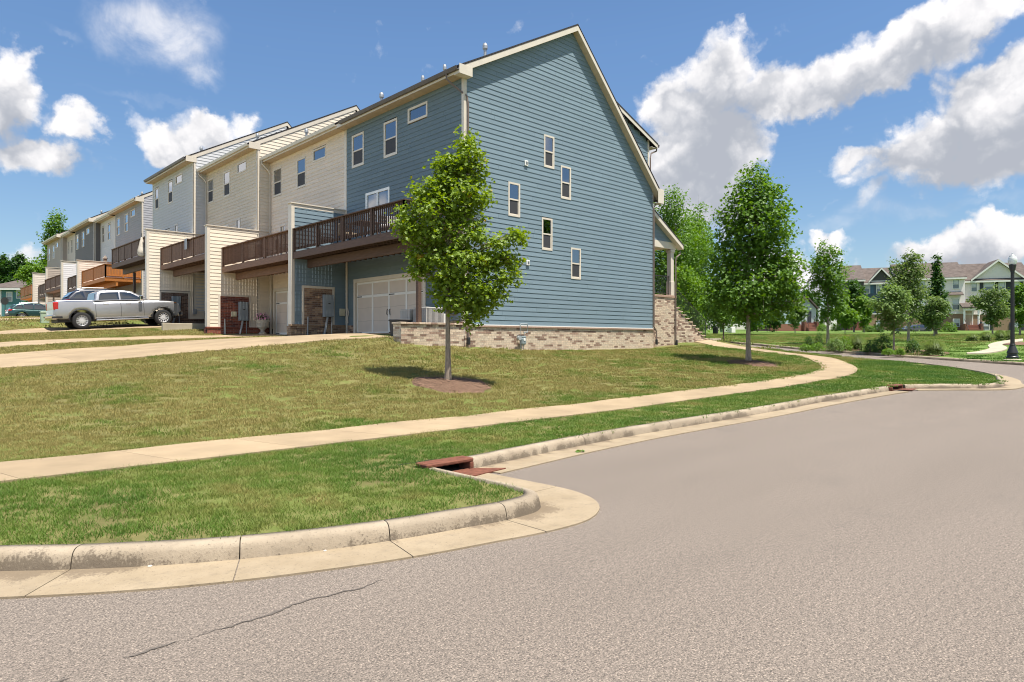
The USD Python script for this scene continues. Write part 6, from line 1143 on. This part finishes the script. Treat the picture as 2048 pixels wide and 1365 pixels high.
TANC = mat("tan_cushion", (.55, .44, .30), .9, .06, 10.)
patio_chair("patio_chair", "black patio chair at the left end of the blue house deck", 13.4, 25.2, 5.2, PLASTIC, PLASTIC, 1.2); patio_chair("patio_chair", "patio chair with tan cushions in the middle of the blue house deck", 13.3, 23.3, 5.2, PLASTIC, TANC, 1.6); patio_chair("patio_chair", "patio chair with pale cushion at the right of the blue house deck", 13.5, 20.6, 5.2, WOOD, mat("pale_cushion", (.6, .58, .55), .9), -1.)
tb = thing("patio_table", "dark low patio table on the blue house deck", "table", (13.2, 21.9, 5.2)); part(tb, "table_top", rbx(12.8, 13.6, 21.4, 22.4, 5.88, 5.93, .01), WOOD)
for ax in (12.86, 13.5):
    for ay in (21.46, 22.3): part(tb, "leg", rbx(ax, ax + .05, ay, ay + .05, 5.2, 5.879, .006), WOOD)
patio_chair("patio_chair", "dark chair behind the rail of the first cream deck", 13.3, 29.0, 5.2, PLASTIC, PLASTIC, 1.4); patio_chair("patio_chair", "second dark chair on the first cream deck", 13.4, 31.2, 5.2, PLASTIC, PLASTIC, 1.9)
um = thing("covered_umbrella", "folded umbrella in a pale cover at the end of the grey-brown deck", "umbrella", (11.0, 42.2, 6.2)); part(um, "cover", lathe([(0, 1.45), (.05, 1.40), (.13, 1.05), (.22, .65), (.23, .50), (.16, .36), (.05, .33), (0, .33)], (11.0, 42.15, 6.0), 16), mat("canvas_cover", (.50, .45, .38), .9, .12, 6., bump=.6, bscale=12.), smooth=True); part(um, "pole", cyl((11.0, 42.15, 6.9), .02, .75), PLASTIC)
tw_ = thing("towel", "grey towel hanging over the red-brown deck rail", "towel", (11.72, 36.9, 6.3)); part(tw_, "cloth", [rbx(11.69, 11.70, 36.72, 37.08, 6.28, 6.83, .003), rbx(11.70, 11.92, 36.72, 37.08, 6.83, 6.84, .003)], mat("grey_cloth", (.33, .34, .36), .95, .1, 20.))
for x, y, z, lab in ((13.9, 63.75, 8.10, "little brown birdhouse on the beige privacy wall"), (13.0, 80.35, 8.22, "little pale birdhouse on the farthest privacy wall")):
    bh = thing("birdhouse", lab, "birdhouse", (x, y, z)); part(bh, "house", rbx(x - .11, x + .11, y, y + .2, z + .02, z + .28, .008), WOOD3); part(bh, "roof", prism([(x - .19, z + .27), (x + .19, z + .27), (x, z + .52)], y - .04, y + .24), SAND)

# ------------------------------------------------------------------ far houses
FROOF = mat("brown_shingle", (.115, .096, .086), .95, .22, 1.6, bump=.4, bscale=8., spec=.1, extra=[(12., .4, (.10, .075, .07), .5, .7)]); FWIN = mat("far_pane", (.10, .13, .15), .08, .15, .8, spec=.7, coat=.6); NAVYW = mat("navy_wall", (.055, .09, .13), .6, .06, 2.); DARKW = mat("charcoal_wall", (.075, .07, .07), .6, .06, 2.); WH = mat("far_white_wall", (.76, .69, .68), .6, .04, .8); SHUT = mat("dark_shutter", (.03, .035, .045), .6); BSHUT = mat("blue_shutter", (.05, .12, .19), .6); DOORT = mat("tan_door", (.48, .40, .30), .6)


def slope_roof(t, fr, u0, u1, n0, z0, n1, z1, m, th=.14, name="roof"):
    """One plane of roof from the eave (n0, z0) up to the ridge (n1, z1)."""
    a = [fr.p(u, n, z) for n, z in ((n0, z0), (n1, z1), (n1, z1 - th), (n0, z0 - th)) for u in (u0, u1)]; v = np.array(a); f = np.array([[0, 1, 3, 2], [4, 5, 7, 6], [0, 2, 4, 6], [1, 7, 5, 3], [0, 6, 7, 1], [2, 3, 5, 4]]); part(t, name, (v, f), m)


def far_window(t, fr, u0, u1, z0, z1, shutters=None, n=0.):
    w = holder(t, "window"); part(w, "pane", fr.box(u0, u1, z0, z1, n - .05, n + .02), FWIN); k = .09
    part(w, "frame", [fr.box(u0 - k, u0, z0 - k, z1 + k, n - .05, n + .07), fr.box(u1, u1 + k, z0 - k, z1 + k, n - .05, n + .07), fr.box(u0, u1, z1, z1 + k, n - .05, n + .069), fr.box(u0, u1, z0 - k, z0, n - .05, n + .069)], WHITE_TRIM); part(w, "meeting_rail", fr.box(u0, u1, (z0 + z1) / 2 - .03, (z0 + z1) / 2 + .03, n - .04, n + .05), WHITE_TRIM); part(w, "blind", fr.box(u0 + .05, u1 - .05, z0 + (z1 - z0) * .55, z1, n + .021, n + .026), BLIND)
    if shutters:
        for a in (u0 - k - .48, u1 + k + .02): part(t, "shutter", fr.box(a, a + .46, z0 - k, z1 + k, n + .0, n + .06), shutters)


def stairs(t, fr, u0, u1, n0, z0, z1, steps, run=.3, m="farred"):
    h = (z1 - z0) / steps
    for k in range(steps): part(t, "step", fr.box(u0, u1, z0 - .3, z0 + h * (k + 1), n0 + run * (steps - k - 1), n0 + run * (steps - k)), BRICKS[m][k % 2])
    for u in (u0 - .3, u1 + .001): part(t, "stair_wall", fr.quad8([(u, z0 - .3), (u + .3, z0 - .3), (u + .3, z1 + .15), (u, z1 + .15)], n0, n0 + run * steps * .55), BRICKS[m][1])
    for u in (u0 - .12, u1 + .12):
        part(t, "handrail", tube([fr.p(u, n0, z1 + .9), fr.p(u, n0 + run * steps, z0 + .9), fr.p(u, n0 + run * steps, z0)], .035, 5), BLACK_METAL)


o1, o2 = at(1680, 666, 106.), at(2075, 666, 97.); uv = (o2 - o1)[:2]; uv /= np.linalg.norm(uv); FFR = Frame(o1, uv, (uv[1], -uv[0])); ZG = 2.75


def fu(zx):
    d = FW + ((1580 + zx / 4.376) - 1024) / 1340 * RT; A = np.array([d, -uv]).T; s = np.linalg.solve(A, o1[:2]); return float(s[1]), float(s[0])
def fz(zx, zy): return 1.55 + (681 - (470 + zy / 4.376)) / 1340 * fu(zx)[1]


def right_unit(name, label, zx0, zx1, m, low, zeave, zridge, n=0., gable=None, wins=(), porch=None, gm=None, lowwins=()):
    u0, u1 = fu(zx0)[0], fu(zx1)[0]; um = (zx0 + zx1) / 2; ze, zr_ = fz(um, zeave), fz(um, zridge); t = thing(name, label, "townhouse", FFR.p(u0, n, ZG)); zl_ = fz(um, 690)
    part(t, "wall", FFR.box(u0, u1, zl_, ze, -10., n), m); part(t, "brick_storey", FFR.box(u0, u1, ZG - 1.2, zl_ - .002, -10, n - .03), low); part(t, "belt_course", FFR.box(u0, u1, zl_ - .08, zl_ + .08, n - .03, n + .06), WHITE_TRIM)
    slope_roof(t, FFR, u0 - .15, u1 + .15, n + .45, ze - .02, n - 4.8, zr_, FROOF); slope_roof(t, FFR, u0 - .15, u1 + .15, n - 9.8, ze, n - 4.8, zr_, FROOF, name="back_roof"); part(t, "eave_board", FFR.box(u0 - .15, u1 + .15, ze - .34, ze - .1, n + .3, n + .46), WHITE_TRIM)
    for e in (u0 - .13, u1 + .09):
        a = np.array([FFR.p(e, n - .1, ze - .15), FFR.p(e + .04, n - .1, ze - .15), FFR.p(e + .04, n - 9.4, ze - .15), FFR.p(e, n - 9.4, ze - .15), FFR.p(e, n - 4.8, zr_ - .16), FFR.p(e + .04, n - 4.8, zr_ - .16)]); h_ = trimesh.convex.convex_hull(a); part(t, "gable_end", (np.array(h_.vertices), np.array(h_.faces)), WH)
    if gable:
        g0, g1, zp, zb, gmat = gable; a, b = fu(g0)[0], fu(g1)[0]; za, zp_ = fz((g0 + g1) / 2, zb), fz((g0 + g1) / 2, zp); c = (a + b) / 2; part(t, "front_gable", FFR.quad8([(a, za), (b, za), (c + .01, zp_ - .1), (c - .01, zp_ - .1)], n - 3.5, n + .10), gmat)
        for (p0, p1) in (((a - .35, za - .25), (c, zp_ + .05)), ((b + .35, za - .25), (c, zp_ + .05))):
            v = np.array([FFR.p(p[0], nn, p[1] + dz) for nn in (n - 4.4, n + .5) for p, dz in ((p0, 0), (p1, 0), (p1, .16), (p0, .16))]); h_ = trimesh.convex.convex_hull(v); part(t, "gable_roof", (np.array(h_.vertices), np.array(h_.faces)), FROOF); v = np.array([FFR.p(p[0], nn, p[1] + dz) for nn in (n + .51, n + .56) for p, dz in ((p0, -.16), (p1, -.16), (p1, .13), (p0, .13))]); h_ = trimesh.convex.convex_hull(v); part(t, "gable_board", (np.array(h_.vertices), np.array(h_.faces)), WHITE_TRIM)
        part(t, "gable_skirt", FFR.box(a, b, za - .22, za, n - .02, n + .2), DARKW if gmat is WH else WHITE_TRIM)
    for (x0, x1, y0, y1, sh) in list(wins) + list(lowwins): far_window(t, FFR, fu(x0)[0], fu(x1)[0], fz(x0, y1), fz(x0, y0), sh, n)
    if porch:
        x0, x1, yr, ye, ys, yb = porch; a, b = fu(x0)[0], fu(x1)[0]; zd, zt_ = fz(x0, ys), fz(x0, ye); slope_roof(t, FFR, a - .2, b + .2, n + 2.2, zt_, n, fz(x0, yr), FROOF, .18, "porch_roof"); part(t, "porch_beam", FFR.box(a, b, zt_ - .5, zt_ - .19, n + 1.7, n + 2.0), WHITE_TRIM); part(t, "porch_floor", FFR.box(a - .1, b + .1, ZG - .8, zd, n, n + 2.1), BRICKS["farred"][1])
        for u in (a + .15, b - .15): part(t, "column", tube([FFR.p(u, n + 1.85, zd), FFR.p(u, n + 1.85, zt_ - .5)], .14, 10), WHITE_TRIM)
        c = (a + b) / 2; d = holder(t, "front_door"); part(d, "door_leaf", FFR.box(c - .5, c + .5, zd + .01, zd + 2.1, n, n + .05), DOORT); part(d, "door_frame", [FFR.box(c - .65, c - .501, zd, zd + 2.5, n, n + .08), FFR.box(c + .501, c + .65, zd, zd + 2.5, n, n + .08), FFR.box(c - .5, c + .5, zd + 2.1, zd + 2.5, n, n + .075)], WHITE_TRIM); stairs(t, FFR, a + .2, b - .2, n + 2.1, fz(x0, yb), zd, 7, m="farred")


right_unit("far_townhouse", "brown-fronted townhouse at the left end of the row across the park", 470, 640, DARKW, BRICKS["brown"][0], 395, 245, n=.9, wins=[(520, 560, 430, 500, None)], porch=(500, 645, 560, 610, 770, 850))
right_unit("far_townhouse", "townhouse with navy wall, blue shutters and dark little gable across the park", 600, 930, NAVYW, BRICKS["tan"][0], 415, 262, gable=(705, 890, 298, 400, DARKW), wins=[(648, 695, 432, 508, BSHUT), (760, 800, 432, 508, None), (850, 890, 432, 508, None)], lowwins=[(660, 700, 580, 670, None), (760, 800, 585, 675, None), (760, 800, 750, 810, None)])
right_unit("far_townhouse", "white-topped townhouse with charcoal lower walls in the middle of the far row", 930, 1520, WH, BRICKS["tan"][1], 378, 222, n=.7, wins=[(1415, 1466, 397, 472, None), (1290, 1340, 400, 475, None), (1130, 1170, 402, 478, None), (1010, 1055, 405, 480, None)], lowwins=[(1412, 1468, 565, 655, None), (1290, 1340, 570, 660, None), (1130, 1180, 575, 665, None), (1420, 1470, 740, 800, None)])
right_unit("far_townhouse", "white townhouse with broad front gable, porch and brick stair at the right edge", 1530, 2120, WH, BRICKS["tan"][0], 393, 218, gable=(1600, 2035, 226, 380, WH), wins=[(1588, 1635, 420, 494, None), (1700, 1785, 412, 494, SHUT), (1830, 1880, 412, 494, SHUT), (1960, 2000, 412, 494, SHUT)], lowwins=[(1690, 1742, 575, 660, None), (1850, 1900, 575, 660, SHUT), (1690, 1740, 765, 830, SHUT), (1960, 2005, 770, 840, SHUT)], porch=(1485, 1628, 580, 636, 790, 880))
pt = thing("pent_roof", "little brown pent roof over the lower windows of the white-topped townhouse", "canopy", FFR.p(fu(1370)[0], .7, fz(1400, 530))); slope_roof(pt, FFR, fu(1365)[0], fu(1495)[0], 1.6, fz(1400, 528), .72, fz(1400, 500), FROOF, .12)


def cottage():
    o = at(1560, 662, 92.); u = np.array([RT[0], RT[1]]); fr = Frame(o, u, (-FW[0], -FW[1])); s = 92 / 1340; z = lambda py: 1.55 + (681 - py) * s; x = lambda px: (px - 1560) * s; t = thing("blue_grey_cottage", "pale blue-grey house with brick foot and red brick stair across the park", "house", o); C = mat("cottage_blue", (.36, .45, .50), .6, .05, 1.)
    part(t, "wall", fr.box(x(1540), x(1601), z(648), z(575), -8, 0), C); part(t, "brick_foot", fr.box(x(1540), x(1601), z(664), z(648) - .01, -8, .04), BRICKS["farred"][0]); slope_roof(t, fr, x(1538), x(1603), .4, z(577), -4, z(545), FROOF); slope_roof(t, fr, x(1538), x(1603), -8.4, z(577), -4, z(545), FROOF, name="back_roof")
    part(t, "wing_wall", fr.quad8([(x(1601) + .01, z(650)), (x(1640), z(650)), (x(1640), z(616)), (x(1601) + .01, z(616))], -9, -1.2), mat("cottage_grey", (.42, .46, .48), .6, .05, 1.)); part(t, "wing_gable", fr.quad8([(x(1601), z(616)), (x(1640), z(616)), (x(1621), z(596)), (x(1620), z(596))], -8.9, -1.25), LOOKS["cottage_grey"])
    for p0, p1 in (((x(1599), z(618)), (x(1620.5), z(594))), ((x(1643), z(618)), (x(1620.5), z(594)))):
        v = np.array([fr.p(p[0], nn, p[1] + dz) for nn in (-9, -.8) for p, dz in ((p0, 0), (p1, 0), (p1, .2), (p0, .2))]); h_ = trimesh.convex.convex_hull(v); part(t, "wing_roof", (np.array(h_.vertices), np.array(h_.faces)), FROOF)
    part(t, "wing_foot", fr.box(x(1601) + .05, x(1640), z(665), z(650) - .01, -9, -1.1), BRICKS["farred"][1]); far_window(t, fr, x(1572), x(1586), z(622), z(598)); part(t, "door", fr.box(x(1623), x(1630), z(650), z(622), -1.2, -1.12), SHUT); part(t, "column", tube([fr.p(x(1634), .6, z(645)), fr.p(x(1634), .6, z(618))], .16, 8), WHITE_TRIM); stairs(t, fr, x(1612), x(1632), -.8, z(662), z(645), 6)


cottage()


def teal_house():
    o = at(-30, 628, 92.); fr = Frame(o, np.array([RT[0], RT[1]]), (-FW[0], -FW[1])); s = 92 / 1340; z = lambda py: 1.55 + (681 - py) * s; x = lambda px: (px + 30) * s; t = thing("teal_house", "teal house with brown hipped roof at the far left edge", "house", o); T = mat("teal_siding", (.075, .20, .205), .6, .05, 1.); part(t, "wall", fr.box(x(-30), x(45), z(645), z(575), -9, 0), T)
    zc = z(576); a = [fr.p(x(-34), .5, zc), fr.p(x(49), .5, zc), fr.p(x(49), -9.5, zc), fr.p(x(-34), -9.5, zc), fr.p(x(-4), -4.5, z(553)), fr.p(x(18), -4.5, z(553))]; h_ = trimesh.convex.convex_hull(np.array(a)); part(t, "hip_roof", (np.array(h_.vertices), np.array(h_.faces)), FROOF); part(t, "eave_board", fr.box(x(-33), x(48), zc - .3, zc - .02, .3, .48), WHITE_TRIM); far_window(t, fr, x(34), x(42), z(596), z(582)); part(t, "corner_board", fr.box(x(0), x(3), z(645), z(576) - .3, .0, .06), WHITE_TRIM); far_window(t, fr, x(14), x(24), z(602), z(585))


teal_house()
